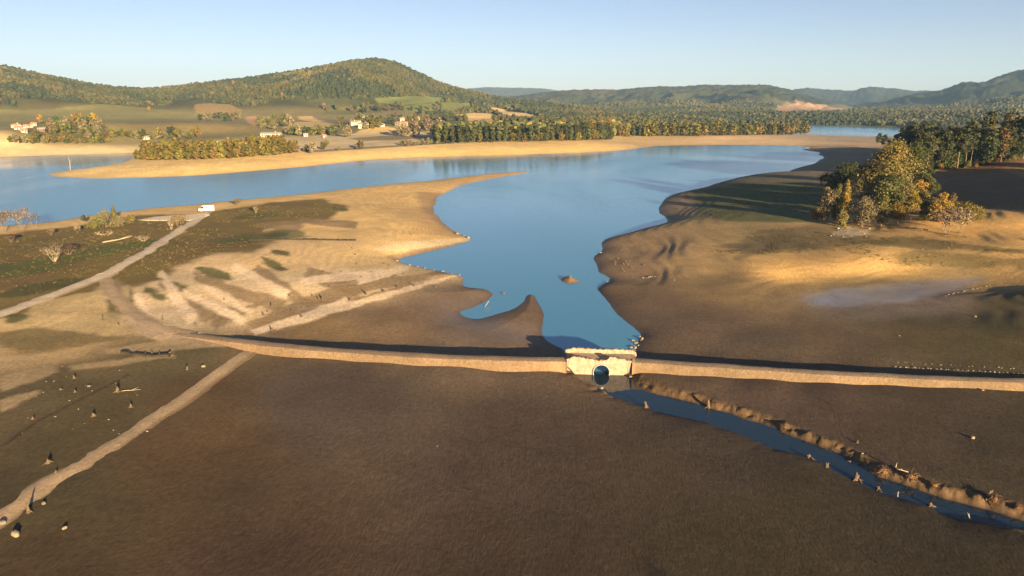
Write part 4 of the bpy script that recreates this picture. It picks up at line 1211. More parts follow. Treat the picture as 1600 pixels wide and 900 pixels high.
# twiggy, nearly bare trees
def bare(name, u, v, vt, w, label, seed, leafc=TWL, nleaf=260, stems=5, depth=4, mat=None, cat='tree', sz=.35):
    p, h, m = base_h(u, v, vt)
    root = tag(link(name, None, loc=p), label, cat)
    tm_ = twig_mesh('branches', h, seed, mat or TWIG, stems, depth, .55 * w * m / max(h, .5) + .12, max(.035, h * .012))
    zmax = max(vv.co.z for vv in tm_.vertices); xm = np.percentile([math.hypot(vv.co.x, vv.co.y) for vv in tm_.vertices], 96)
    for vv in tm_.vertices:
        vv.co.z *= h / zmax; vv.co.x *= w * m * .5 / xm; vv.co.y *= w * m * .5 / xm
    link('branches', tm_, root)
    if nleaf:
        bl = [(q_[0] * .2 * w * m, q_[1] * .2 * w * m, h * q_[2], w * m * .32, w * m * .32, h * .22) for q_ in ((-1, 0, .72), (1, .3, .7), (0, -.7, .55), (.2, .6, .8))]
        link('leaves', leaf_obj('leaves', [leaves(bl, nleaf, sz, leafc, seed, .2, elong=1.4)]), root)
    return root
bare('bare_tree', 1478, 366, 326, 46, 'twiggy grey-brown tree alone in front of the right clump', 61, nleaf=700)
bare('bare_tree', 1499, 364, 325, 38, 'wide bare twiggy tree right of the other bare tree by the right clump', 62, nleaf=600)
bare('bare_tree', 8, 362, 328, 26, 'pale bare tree at the left edge by the water', 63, nleaf=260)
bare('bare_tree', 36, 361, 324, 30, 'bare pinkish tree second from the left edge by the water', 64, nleaf=260, stems=3)
bare('bare_tree', 55, 360, 332, 16, 'thin bare sapling leaning right of the pinkish bare tree', 65, nleaf=60, stems=2)
bare('sapling', 131, 351, 337, 9, 'small dark sapling at the water left of the shrub group', 66, DKG, 90, 2, 3, cat='sapling')
bare('dead_bush', 86, 409, 380, 32, 'fan of bleached dead stems on the grass left of the track', 67, nleaf=0, stems=9, depth=3, mat=BLEACH, cat='bush')
bare('dead_bush', 107, 398, 381, 26, 'dark bare bush just behind the fan of bleached stems', 68, nleaf=160, stems=6, cat='bush', leafc=[(.09,.06,.045)])
bare('dead_bush', 268, 359, 342, 12, 'pale cone-shaped dead bush where the track narrows', 69, nleaf=60, stems=8, depth=3, mat=BLEACH, cat='bush')
bare('dead_bush', 281, 356, 336, 26, 'grey twiggy bush beside the track below the turning area', 70, nleaf=350, stems=7, cat='bush')
bare('dead_bush', 18, 378, 366, 14, 'dark dead bush near the left edge', 71, nleaf=120, stems=5, cat='bush', leafc=[(.09,.06,.045)])
bare('dead_bush', 225, 377, 366, 22, 'bleached brushwood heap at the right end of the fallen trunk', 72, nleaf=40, stems=10, depth=3, mat=BLEACH, cat='bush')
bare('dead_bush', 371, 321, 311, 13, 'grey rounded bush on the far water edge of the left meadow', 73, nleaf=260, stems=6, cat='bush')
bare('dead_bush', 400, 333, 322, 9, 'small pale bush in the grass right of the white van', 74, nleaf=80, stems=6, mat=BLEACH, cat='bush')
bare('dead_bush', 80, 368, 357, 10, 'small thin bush on the meadow below the bare trees', 75, nleaf=60, stems=4, cat='bush')
bare('dead_bush', 121, 364, 352, 10, 'small thin bush left below the shrub group', 76, nleaf=60, stems=4, cat='bush')
for i, (u, v, vt, w, c, lab, sp) in enumerate([(180,352,320,9,OLV,'narrow upright shrub tallest in the left shrub group','poplar'),(166,355,328,24,GRY,'wide grey-olive shrub in the middle of the left shrub group','round'),(149,357,338,24,OLV,'low olive shrub at the left of the left shrub group','round'),(186,354,337,18,GRY,'grey shrub at the right foot of the narrow upright shrub','round'),(203,349,336,16,OLV,'low dark shrub on the water edge right of the shrub group','round')]):
    p, h, m = base_h(u, v, vt)
    tree('shrub', p, h, w * m * .55, c, 700 + i * 5, lab, 'shrub', sp, .02, 420, .42, 5, BARK, 3)
bare('dry_branches', 165, 367, 360, 26, 'pale dry branches lying in front of the left shrub group', 78, nleaf=30, stems=8, depth=2, mat=BLEACH, cat='branches')

# ---- pines on the right: one of each kind, then copies
def pine(name, seed, h=17, r=3.6, n=1700, h0=.42, colors=PIN, lean=.05):
    root = link(name, None)
    link('trunk', trunk_mesh('trunk', h * .95, .17, seed, PALEBARK, 9, .4, lean, .22), root)
    bl = crown_blobs(h * h0, h * .97, r, 7, seed, 'pine', .42)
    link('crown', leaf_obj('crown', [leaves(bl, n, .75, colors, seed + 3, .25, .5)]), root)
    return root
PINES = [pine('pine_tree', 801), pine('pine_tree', 812, 18, 3.2, 1500, .5), pine('pine_tree', 823, 16, 4.2, 2000, .3), pine('pine_tree', 834, 17, 3.4, 1600, .18, PIN + RUST)]
first_used = [False] * 4
PL = 'tall dark green pine with a bare pinkish trunk in the wood on the right hill'
def place_pine(x, y, k, s, lab, grp):
    loc = (x, y, float(zat(x, y)) - .1)
    sc = (s * rnd.uniform(.9, 1.15), s * rnd.uniform(.9, 1.15), s * rnd.uniform(.92, 1.12))
    if not first_used[k]:
        o = PINES[k]; first_used[k] = True
        o.location = loc; o.scale = sc; o.rotation_euler.z = rnd.uniform(0, 6.28)
        tag(o, lab, 'pine', grp)
        for c in o.children: pass
        return o
    o = copy_thing(PINES[k], loc, rnd.uniform(0, 6.28), sc, lab, grp); o['category'] = 'pine'
    return o
edge = [(1405,257),(1425,262),(1450,265),(1480,264),(1510,262),(1540,258),(1570,253),(1600,248),(1640,243),(1690,238)]
E = np.array([hit(u, v)[:2] for u, v in edge])
np_ = 0
for row in range(4):
    pts = resample(E, 3.9 + row * .5)
    for i, (x, y) in enumerate(pts):
        if rnd.random() < (.28 if row == 0 else .12): continue
        r0 = math.hypot(x, y); f = (r0 + row * 6.5 + rnd.uniform(-2.5, 2.5)) / r0
        place_pine(x * f + rnd.uniform(-1.5, 1.5), y * f + rnd.uniform(-1.5, 1.5), rnd.choice((0, 0, 0, 1, 1, 1, 2, 2, 3)), rnd.uniform(.82, 1.08) + (.05 if row > 1 else 0), PL, 'pines of the right-hand wood')
        np_ += 1
# pines running down to the shore behind the clump
for u, v in [(1388,236),(1396,240),(1405,244),(1414,248),(1380,232),(1400,234),(1412,238),(1424,243),(1436,246),(1448,246),(1372,229)]:
    p = hit(u, v)
    place_pine(p.x, p.y, rnd.choice((0, 2, 2)), rnd.uniform(.5, .7), 'smaller dark pine at the shore end of the right-hand wood', 'shore pines of the right-hand wood')
for x, y, s in ((66,-66,.95),(60,-64,.9),(73,-70,1.0),(53,-62,.85),(79,-67,.92)):  # unseen pines added to shade the near mud; shadow ends short of view
    place_pine(x, y, 0, s, 'unseen pine behind the viewpoint, added to shade the near mud', 'unseen pines added behind the viewpoint')
fill = tree('dark_tree', (0, 0, 0), 9, 3.6, DKG, 960, 'dark broadleaf tree filling the right-hand pine wood between the trunks', 'tree', 'round', .02, 420, 1.0, 5, BARK, 3, 'dark trees between the pines')
fl_used = False
for row in range(5):
    for x, y in resample(E, 4.2):
        r0 = math.hypot(x, y); f = (r0 + 5 + row * 9 + rnd.uniform(-3, 3)) / r0; x, y = x * f, y * f
        loc = (x, y, float(zat(x, y)) - .2); s = rnd.uniform(.7, 1.45)
        if not fl_used: fill.location = loc; fl_used = True
        else: copy_thing(fill, loc, rnd.uniform(0, 6.28), s, fill['label'], fill['group'])
# undergrowth along the wood's foot
us = [tree('undergrowth_bush', (0, 0, 0), 3.2, 2.2, c, 900 + i, '', 'bush', 'round', .0, 260, .6, 4, BARK, 2) for i, c in enumerate((RUST, OLV, YEL))]
uu = [False] * 3
for x, y in resample(E, 2.6):
    k = rnd.choice((0, 0, 1, 1, 1, 2)) ; lab = ['rusty', 'olive', 'golden'][k] + ' bush at the foot of the right-hand pine wood'
    r0 = math.hypot(x, y); f = (r0 + rnd.uniform(-2, 4)) / r0; x, y = x * f, y * f
    s = rnd.uniform(.4, 1.0); loc = (x, y, float(zat(x, y)) - .1)
    if not uu[k]:
        us[k].location = loc; us[k].scale = (s,) * 3; us[k]['label'] = lab; us[k]['group'] = 'bushes at the pine wood foot'; uu[k] = True
    else:
        copy_thing(us[k], loc, rnd.uniform(0, 6.28), s, lab, 'bushes at the pine wood foot')

# ---- far trees, one mesh each: crown and trunk in one
def far_tree_mesh(name, h, r, colors, seed, n=260, size=1.3, shape='round', h0=.08, inner=.55):
    bl = crown_blobs(h * h0, h * .95, r, 5, seed, shape)
    V, Q, C = leaves(bl, n, size, colors, seed, inner)
    k = 5
    a = np.linspace(0, 2 * np.pi, k + 1)[:-1]
    tv = np.concatenate([np.stack([np.cos(a) * w, np.sin(a) * w, np.full(k, z)], 1) for z, w in ((-.5, .3), (h * .5, .2))])
    tq = np.array([(i, (i + 1) % k, k + (i + 1) % k, k + i) for i in range(k)])
    return leaf_obj(name, [(V, Q, C), (tv, tq, np.tile((.12,.09,.06), (2 * k, 1)))])
FT = {'aut': [far_tree_mesh('autumn_tree', 11, 4.2, AUT, 31 + i, 300, 1.3) for i in range(4)],
      'plant': [far_tree_mesh('plantation_tree', 17, 3.6, c, 41 + i, 300, 1.5, s) for i, (c, s) in enumerate(((PIN, 'cone'), ([(.075,.08,.028),(.06,.07,.025)], 'round'), (OLV, 'poplar'), ([(.06,.075,.025),(.09,.085,.03)], 'round')))],
      'gold': [far_tree_mesh('golden_tree', 12, 3.6, YEL, 51 + i, 280, 1.3) for i in range(2)],
      'oak': [far_tree_mesh('broadleaf_tree', 11, 5.0, c, 61 + i, 320, 1.5) for i, c in enumerate((DKG, OLV, GRY, [(.085,.10,.03),(.07,.085,.028)], TWL))],
      'pop': [far_tree_mesh('golden_poplar', 17, 2.4, YEL + ORG, 71 + i, 220, 1.2, 'poplar') for i in range(2)]}
def far_tree(kind, u, v, s, label, group=None, xy=None, k=None):
    if xy is None:
        p = hit(u, v); x, y, z = p
    else:
        x, y = xy; z = float(zat(x, y))
    me = FT[kind][rnd.randrange(len(FT[kind])) if k is None else k]
    o = link(me.name.split('.')[0], me, loc=(x, y, z - .2), rot=(0, 0, rnd.uniform(0, 6.28)), scale=(s * rnd.uniform(.85, 1.2), s * rnd.uniform(.85, 1.2), s * rnd.uniform(.85, 1.15)))
    return tag(o, label, 'tree', group)

# wood on the sandy headland
HL = [(214,249),(240,250.5),(280,250),(320,249),(360,247),(400,244.5),(440,241),(462,238)]
H_ = np.array([hit(u, v)[:2] for u, v in HL])
for row in range(4):
    for i, (x, y) in enumerate(resample(H_, 4.6)):
        f = (math.hypot(x, y) + row * 9 + rnd.uniform(-3, 3)) / math.hypot(x, y)
        if row > 2 and i < 5: continue
        tip = 1 - .45 * (i < 3)
        edge_ = x > H_[-2][0]
        lab = 'yellow-green autumn tree in the wood on the sandy headland'
        far_tree('aut', 0, 0, (rnd.uniform(.72, 1.0) + .07 * row) * tip * (.6 if edge_ else 1), lab, 'autumn trees of the headland wood', (x * f, y * f))
for i, (u, v, s, k, lab) in enumerate([(466,238,.5,4,'brown rounded tree at the right end of the headland wood'),(478,237.5,.45,4,'grey rounded tree'' just off the right end of the headland wood'),(489,239.5,.72,4,'round grey-brown tree standing apart right of the headland wood'),(506,234,.6,1,'small tree on a visible stem in the pale stubble'),(511,227.5,.5,1,'tiny stemmed tree upslope in the pale stubble'),(529,235,.35,1,'smallest lone bush in the pale stubble'),(561,233.5,.75,1,'lone round olive tree at the edge of the pale stubble'),(627,227,.45,1,'pale small tree alone on the far beach top')]):
    far_tree('oak', u, v, s, lab, None, None, k)
for i, (u, v) in enumerate(ln((637,228), (680,224), 9, .8)):
    far_tree('oak', u, v, rnd.uniform(.3, .5), 'low brown bush in the hedge along the far beach top', 'hedge on the far beach top', None, rnd.choice((1, 4)))

# plantations on the far shore: individual front trees, the rest behind as one mass
def plantation(P, rows, step, depth, kind, label, group, smin, smax, skip=.08, gold=None):
    E_ = np.array([hit(u, v)[:2] for u, v in P])
    for row in range(rows):
        for x, y in resample(E_, step):
            if rnd.random() < skip: continue
            f = (math.hypot(x, y) + row * depth + rnd.uniform(-3, 3)) / math.hypot(x, y)
            if gold and ((row < 1 and rnd.random() < .22) or ('distant lake' in label and rnd.random() < .4)):
                far_tree('aut', 0, 0, rnd.uniform(.6, 1.0) if 'distant' not in label else rnd.uniform(1.1, 1.45), gold, group + ', golden ones', (x * f, y * f))
            else:
                far_tree(kind, 0, 0, rnd.uniform(smin, smax) + .03 * row, label, group, (x * f, y * f), rnd.choice((0, 1, 1, 3)) if kind == 'plant' else None)
P1 = [(684,225),(720,224),(780,222.5),(840,221.5),(900,220),(955,218)]
P2 = [(968,213),(1000,213),(1060,213),(1120,212.5),(1180,211),(1258,210)]
plantation(P1, 4, 5.6, 10, 'plant', 'dark green tree in the plantation above the far beach', 'plantation above the far beach', .72, .95, .06, 'golden tree along the front of the far beach plantation')
plantation(P2, 3, 7.0, 11, 'plant', 'olive tree in the wood behind the sand spit before the distant lake', 'wood before the distant lake', .72, .95, .06, 'yellowing tree in the wood before the distant lake')
for u, v in [(921,196),(930,196),(938,195.5),(946,196),(952,197),(925,199)]:
    far_tree('pop', u, 214, rnd.uniform(1.0, 1.25), 'orange poplar tip rising at the right end of the far plantation', 'orange poplars of the far plantation')

# hedges, groves and garden trees of the valley
VT = [(62,192,'gold',.95,'single golden tree right of the white farm'),(118,194,'gold',1.05,'left of the two golden trees on the meadow slope'),(128,195,'gold',.95,'middle golden tree in the row on the meadow slope'),(146,195,'gold',1.05,'right golden tree on the meadow slope'),
      (57,222,'aut',.95,'yellow-green tree in the shore hedge below the white farm'),(74,222,'gold',.75,'orange tree in the shore hedge below the white farm'),(100,221,'aut',.7,'pale yellow bush at the right end of the shore hedge'),
      (233,174,'gold',.8,'small bright yellow tree at the wood edge above the meadow'),(310,214,'gold',.9,'golden tree above the headland wood'),(300,214,'aut',.8,'yellow-olive tree above the headland wood, left of the golden one'),
      (84,209,'oak',1.0,'round green tree below the dark barn'),(110,210,'oak',.9,'round dark bush-like tree right below the white farm grove'),(630,213,'oak',1.35,'large round brown tree left of the pair below the village'),(647,213,'oak',1.45,'large round grey tree, the right one of the pair below the village'),
      (670,204,'oak',1.1,'brown-olive tree right of the village'),(685,203,'oak',1.2,'grey bare-looking tree beside the far plantation'),(545,214,'oak',.9,'brown round bush at the left of the tan field below the village'),
      (800,188,'aut',.8,'small golden tree at the foot of the tan terraced field'),(815,188,'oak',.8,'dark tree beside the small golden tree below the terraced field'),(770,187,'oak',.9,'round dark tree between the two tan fields')]
for u, v, kind, s, lab in VT: far_tree(kind, u, v, s, lab, None, None, 4 if 'brown' in lab or 'grey' in lab else None)
def grove(pts, kinds, smin, smax, label, group):
    for u, v in pts: far_tree(rnd.choice(kinds), u, v, rnd.uniform(smin, smax), label, group)
grove([(70 + 6 * i + rnd.uniform(-3, 3), 200 + rnd.uniform(-5, 6)) for i in range(16)], ['oak'], .6, 1.0, 'green tree in the grove between the white farm and the golden trees', 'grove by the white farm')
grove([(20 + 7 * i + rnd.uniform(-3, 3), 224 + rnd.uniform(-2, 1) - .02 * i) for i in range(22)], ['oak', 'aut', 'oak'], .35, .7, 'bush in the hedge along the left far shore', 'left far shore hedge')
grove([(130 + 5 * i + rnd.uniform(-3, 3), 215 + rnd.uniform(-4, 3)) for i in range(34)], ['oak', 'oak', 'aut'], .4, .8, 'low tree in the hedge across the meadow above the headland', 'meadow hedge above the headland')
grove([(452 + 5.5 * i + rnd.uniform(-2, 2), 212 + rnd.uniform(-3, 1)) for i in range(14)], ['oak'], .7, 1.0, 'brown or olive tree in the row below the tan oval field', 'tree row below the oval field')
grove([(402 + 5 * i + rnd.uniform(-3, 3), 198 + rnd.uniform(-8, 6)) for i in range(12)], ['oak'], .8, 1.2, 'green tree in the small wood left of the tan oval field', 'small wood left of the oval field')
grove([(525 + rnd.uniform(0, 150), 188 + rnd.uniform(-8, 14)) for i in range(46)], ['oak', 'oak', 'aut'], .5, .95, 'garden tree among the village houses', 'village garden trees')
grove([(315 + 5.5 * i + rnd.uniform(-3, 3), 186 + rnd.uniform(-2, 4)) for i in range(12)], ['oak'], .8, 1.1, 'tree in the rounded copse below the brown hill field', 'copse below the brown hill field')
grove([(500 + rnd.uniform(0, 200), 171 + rnd.uniform(-4, 5)) for i in range(30)], ['oak'], .7, 1.1, 'tree in the hedges between the green hill fields', 'hedges of the green hill fields')

# ---- the woods nobody could count: one object of planted clumps each
def clump_mesh(name, seed, r=1.0, tall=1.3, mat=None):
    bm = bmesh.new(); bmesh.ops.create_icosphere(bm, subdivisions=2, radius=1.0)
    q = random.Random(seed)
    for v in bm.verts:
        k = q.uniform(.72, 1.22)
        v.co = Vector((v.co.x * k * r, v.co.y * k * r, (v.co.z * k * .62 + .5) * tall))
    me = bpy.data.meshes.new(name); bm.to_mesh(me); bm.free(); me.materials.append(mat)
    return me
def wood_mat(name):
    m, nt, b = new_mat(name)
    L = nt.links.new
    at = node(nt, 'ShaderNodeAttribute', _attribute_name='tint', _attribute_type='INSTANCER')
    geo = node(nt, 'ShaderNodeNewGeometry')
    nz = node(nt, 'ShaderNodeTexNoise', Scale=.45, Detail=4.0); L(geo.outputs['Position'], nz.inputs['Vector'])
    mr = node(nt, 'ShaderNodeMapRange'); mr.inputs['From Min'].default_value = .3; mr.inputs['From Max'].default_value = .7; mr.inputs['To Min'].default_value = .6; mr.inputs['To Max'].default_value = 1.4
    L(nz.outputs['Fac'], mr.inputs['Value'])
    sc = node(nt, 'ShaderNodeVectorMath', _operation='SCALE'); L(at.outputs['Color'], sc.inputs[0]); L(mr.outputs['Result'], sc.inputs['Scale'])
    L(sc.outputs['Vector'], b.inputs['Base Color'])
    b.inputs['Roughness'].default_value = .9; b.inputs['Specular IOR Level'].default_value = .1
    return m
WOODM = wood_mat('woodland')
CLUMPS = [bpy.data.objects.new('crown_source', clump_mesh('crown_source', 5 + i, 1.0, t, WOODM)) for i, t in enumerate((2.1, 1.7, 2.6, 1.9, 2.3))]

def wood(name, xy, size, tint, seed):
    g = np.random.default_rng(seed)
    n = len(xy)
    me = bpy.data.meshes.new(name)
    z = zat(xy[:, 0], xy[:, 1])
    me.vertices.add(n); me.vertices.foreach_set('co', np.column_stack([xy, z - .3]).astype(np.float32).ravel())
    a = me.attributes.new('size', 'FLOAT', 'POINT'); a.data.foreach_set('value', np.asarray(size, np.float32))
    a = me.attributes.new('turn', 'FLOAT', 'POINT'); a.data.foreach_set('value', g.uniform(0, 6.28, n).astype(np.float32))
    a = me.attributes.new('kind_index', 'INT', 'POINT'); a.data.foreach_set('value', g.integers(0, len(CLUMPS), n).astype(np.int32))
    a = me.attributes.new('tint', 'FLOAT_COLOR', 'POINT'); c4 = np.ones((n, 4), np.float32); c4[:, :3] = tint; a.data.foreach_set('color', c4.ravel())
    me.materials.append(WOODM)
    o = link(name, me)
    ng = bpy.data.node_groups.new(name + '_planting', 'GeometryNodeTree')
    ng.interface.new_socket('Geometry', in_out='INPUT', socket_type='NodeSocketGeometry')
    ng.interface.new_socket('Geometry', in_out='OUTPUT', socket_type='NodeSocketGeometry')
    gi, go = ng.nodes.new('NodeGroupInput'), ng.nodes.new('NodeGroupOutput')
    ins = ng.nodes.new('GeometryNodeInstanceOnPoints'); ins.inputs['Pick Instance'].default_value = True
    jn = ng.nodes.new('GeometryNodeJoinGeometry')
    for c in CLUMPS:
        ob = ng.nodes.new('GeometryNodeObjectInfo'); ob.inputs['Object'].default_value = c; ob.inputs['As Instance'].default_value = True
        ng.links.new(ob.outputs['Geometry'], jn.inputs['Geometry'])
    def na_(nm, ty):
        k = ng.nodes.new('GeometryNodeInputNamedAttribute'); k.data_type = ty; k.inputs['Name'].default_value = nm
        return k.outputs['Attribute']
    cz = ng.nodes.new('ShaderNodeCombineXYZ'); ng.links.new(na_('turn', 'FLOAT'), cz.inputs['Z'])
    ng.links.new(gi.outputs[0], ins.inputs['Points']); ng.links.new(jn.outputs[0], ins.inputs['Instance'])
    ng.links.new(na_('kind_index', 'INT'), ins.inputs['Instance Index'])
    ng.links.new(cz.outputs[0], ins.inputs['Rotation']); ng.links.new(na_('size', 'FLOAT'), ins.inputs['Scale'])
    ng.links.new(ins.outputs[0], go.inputs[0])
    md = o.modifiers.new('planting', 'NODES'); md.node_group = ng
    return o

def in_any(x, y, polys):
    ok = np.zeros(x.shape, bool)
    for W in polys:
        lo, hi = W.min(0), W.max(0)
        m = (x > lo[0]) & (x < hi[0]) & (y > lo[1]) & (y < hi[1])
        if m.any():
            _, ins = seg_dist(x[m], y[m], W)
            ok[m] |= ins
    return ok
g = np.random.default_rng(77)
NP = 300000
ra = g.uniform(math.radians(-40), math.radians(41), NP); rr2 = np.sqrt(g.uniform(980 ** 2, 2700 ** 2, NP))
px_, py_ = rr2 * np.sin(ra), rr2 * np.cos(ra)
hl_ = gat(hill, px_, py_); dl_ = gat(D, px_, py_)
patch = fbm(px_, py_, 230, 3, 610)
clear = in_any(px_, py_, FIELDS)
uu_ = 800 + F_PX * np.tan(ra)                      # bearing as a place along the picture, for choosing kinds of wood
woody = (hl_ > 34) | ((ra > math.radians(-7)) & (rr2 > 1000) & ~((ra > math.radians(19)) & (rr2 < 1290)))
woody &= ~((rr2 < 1180) & (ra < math.radians(-6)))
edge_ok = (hl_ > 46) | (patch > -.12) | (ra > math.radians(-5))
keep = woody & edge_ok & ~clear & (dl_ > 12)
thin = g.random(NP) < np.clip(1.25 - (rr2 - 1000) / 3400, .5, 1)
keep &= thin
bx, by = px_[keep], py_[keep]
nb_ = len(bx)
big = fbm(bx, by, 160, 3, 611); sml = g.random(nb_)
tint = np.array((.052,.050,.019)) * (.75 + .5 * g.random(nb_))[:, None]
mixw = np.clip(big * 2.2 + .35, 0, 1)[:, None]
tint = tint * (1 - mixw) + np.array((.078,.069,.026)) * (.75 + .5 * g.random(nb_))[:, None] * mixw
con = fbm(bx, by, 130, 3, 613) > .16; tint[con] = np.array((.030,.037,.018)) * (.7 + .6 * g.random(int(con.sum())))[:, None]
rust = (sml > .98); tint[rust] = np.array((.10,.068,.025))
dkc = (sml < .16); tint[dkc] = np.array((.032,.040,.018))
siz = np.clip(2.15 * np.exp(.33 * g.normal(size=nb_)), 1.1, 4.4) * np.clip(.8 + (np.hypot(bx, by) - 1000) / 4000, .8, 1.15)
o = wood('hillside_wood', np.column_stack([bx, by]), siz, tint, 5)
tag(o, 'autumn-tinted mixed wood covering the hills behind the valley', 'wood', kind='stuff')
print('hill wood', nb_)
# rear ranks of the far-shore woods
bk_ = []
for P, r0, r1, sp in ((P1, 42, 150, 7.0), (P2, 36, 120, 8.0)):
    E_ = np.array([hit(u, v)[:2] for u, v in P])
    for x, y in resample(E_, sp):
        for k in np.arange(r0, r1, 8.0):
            f = (math.hypot(x, y) + k + rnd.uniform(-3, 3)) / math.hypot(x, y); bk_.append((x * f + rnd.uniform(-2, 2), y * f))
bk_ = np.array(bk_); bk_ = bk_[(gat(D, bk_[:, 0], bk_[:, 1]) > 8) & ~in_any(bk_[:, 0], bk_[:, 1], FIELDS)]
t2 = np.array((.062,.066,.024)) * g.uniform(.6, 1.5, (len(bk_), 1)); yel = g.random(len(bk_)) < .12; t2[yel] = (.15,.12,.03)
tag(wood('shore_wood', bk_, g.uniform(3.8, 5.6, len(bk_)), t2, 6), 'dense rear ranks of the woods along the far shore', 'wood', kind='stuff')
# the wood out of view on the right whose shade lies on the field
sx, sy = g.uniform(172, 310, 420), g.uniform(105, 245, 420)
ok_ = np.arctan2(sx, sy) > math.radians(39.5); sx, sy = sx[ok_], sy[ok_]
tag(wood('slope_wood', np.column_stack([sx, sy]), g.uniform(4.6, 6.8, len(sx)), np.array((.045,.052,.022)) * g.uniform(.6, 1.5, (len(sx), 1)), 9), 'dark wood on the slope beyond the right edge', 'wood', kind='stuff')
# pine wood crown behind the individual pines
bk2 = []
for x, y in resample(E, 6.5):
    for k in np.arange(27, 190, 5.5):
        f = (math.hypot(x, y) + k + rnd.uniform(-3, 3)) / math.hypot(x, y); bk2.append((x * f + rnd.uniform(-2, 2), y * f))
bk2 = np.array(bk2)
bk2 = bk2[(gat(D, bk2[:, 0], bk2[:, 1]) > 14)]
tag(wood('pine_wood', bk2, g.uniform(3.5, 5.0, len(bk2)), np.array((.045,.052,.022)) * g.uniform(.6, 1.5, (len(bk2), 1)), 8), 'rear of the dark pine wood on the right hill', 'wood', kind='stuff')

# ------------------------------------------------------------------ village houses
WALLW = simple_mat('white_render', (.50,.46,.39), .85, .08, .8)
WALLP = simple_mat('pinkish_render', (.42,.32,.25), .85, .1, .8)
WALLY = simple_mat('yellow_render', (.46,.38,.19), .85, .1, .8)
ROOFR = simple_mat('clay_roof', (.34,.19,.12), .9, .25, 1.5, .4, 6.0)
ROOFG = simple_mat('grey_roof', (.28,.27,.27), .8, .2, 1.5)
GLASS = simple_mat('dark_window', (.03,.035,.045), .2, .2, 1.0)
DOORM = simple_mat('brown_door', (.14,.08,.045), .7, .2, 2.0)

def box_bm(bm, x0, x1, y0, y1, z0, z1):
    v = [bm.verts.new((x, y, z)) for x in (x0, x1) for y in (y0, y1) for z in (z0, z1)]
    for f in ((0,1,3,2),(4,6,7,5),(0,4,5,1),(2,3,7,6),(0,2,6,4),(1,5,7,3)): bm.faces.new([v[i] for i in f])

def house(name, u, v, w, d, h, rh, rot, label, wall=WALLW, roof=ROOFR, nwin=3, cat='house', chimney=True):
    p = hit(u, v)
    r = tag(link(name, None, loc=(p.x, p.y, p.z), rot=(0, 0, math.radians(rot))), label, cat)
    bm = bmesh.new()
    a = w / 2; b = d / 2
    lo = [bm.verts.new(c) for c in ((-a,-b,-1),(a,-b,-1),(a,b,-1),(-a,b,-1))]
    hi = [bm.verts.new(c) for c in ((-a,-b,h),(a,-b,h),(a,b,h),(-a,b,h))]
    g0, g1 = bm.verts.new((-a,0,h+rh)), bm.verts.new((a,0,h+rh))
    bm.faces.new((lo[0],lo[1],hi[1],hi[0])); bm.faces.new((lo[2],lo[3],hi[3],hi[2]))
    bm.faces.new((lo[1],lo[2],hi[2],g1,hi[1])); bm.faces.new((lo[3],lo[0],hi[0],g0,hi[3]))
    link('wall', finish(bm, 'wall', wall, False), r)
    bm = bmesh.new(); o, t = .45, .18
    k = rh / b
    sec = [(-b - o, h - o * k + .02), (0, h + rh + .02), (b + o, h - o * k + .02), (b + o, h - o * k + t), (0, h + rh + t + .05), (-b - o, h - o * k + t)]
    L_ = [bm.verts.new((-a - o, y, z)) for y, z in sec]; R_ = [bm.verts.new((a + o, y, z)) for y, z in sec]
    for i in range(6): bm.faces.new((L_[i], L_[(i + 1) % 6], R_[(i + 1) % 6], R_[i]))
    for q in ((0,1,4,5),(1,2,3,4)):
        bm.faces.new([L_[i] for i in q]); bm.faces.new([R_[i] for i in q][::-1])
    rf = link('roof', finish(bm, 'roof', roof, False), r)
    if chimney:
        bm = bmesh.new(); box_bm(bm, a * .4, a * .4 + .8, .3, 1.0, h + rh * .4, h + rh + 1.0); link('chimney', finish(bm, 'chimney', wall, False), rf)
    for i in range(nwin):
        x = -a + w * (i + .5) / nwin
        if i == nwin // 2:
            bm = bmesh.new(); box_bm(bm, x - .55, x + .55, -b - .06, -b + .02, 0, 2.1); link('door', finish(bm, 'door', DOORM, False), r)
            if h < 4: continue
        for zz in ([1.0] if h < 4 else [1.0, 3.6]):
            if i == nwin // 2 and zz < 2: continue
            bm = bmesh.new(); box_bm(bm, x - .5, x + .5, -b - .05, -b + .02, zz, zz + 1.3); link('window', finish(bm, 'window', GLASS, False), r)
    return r
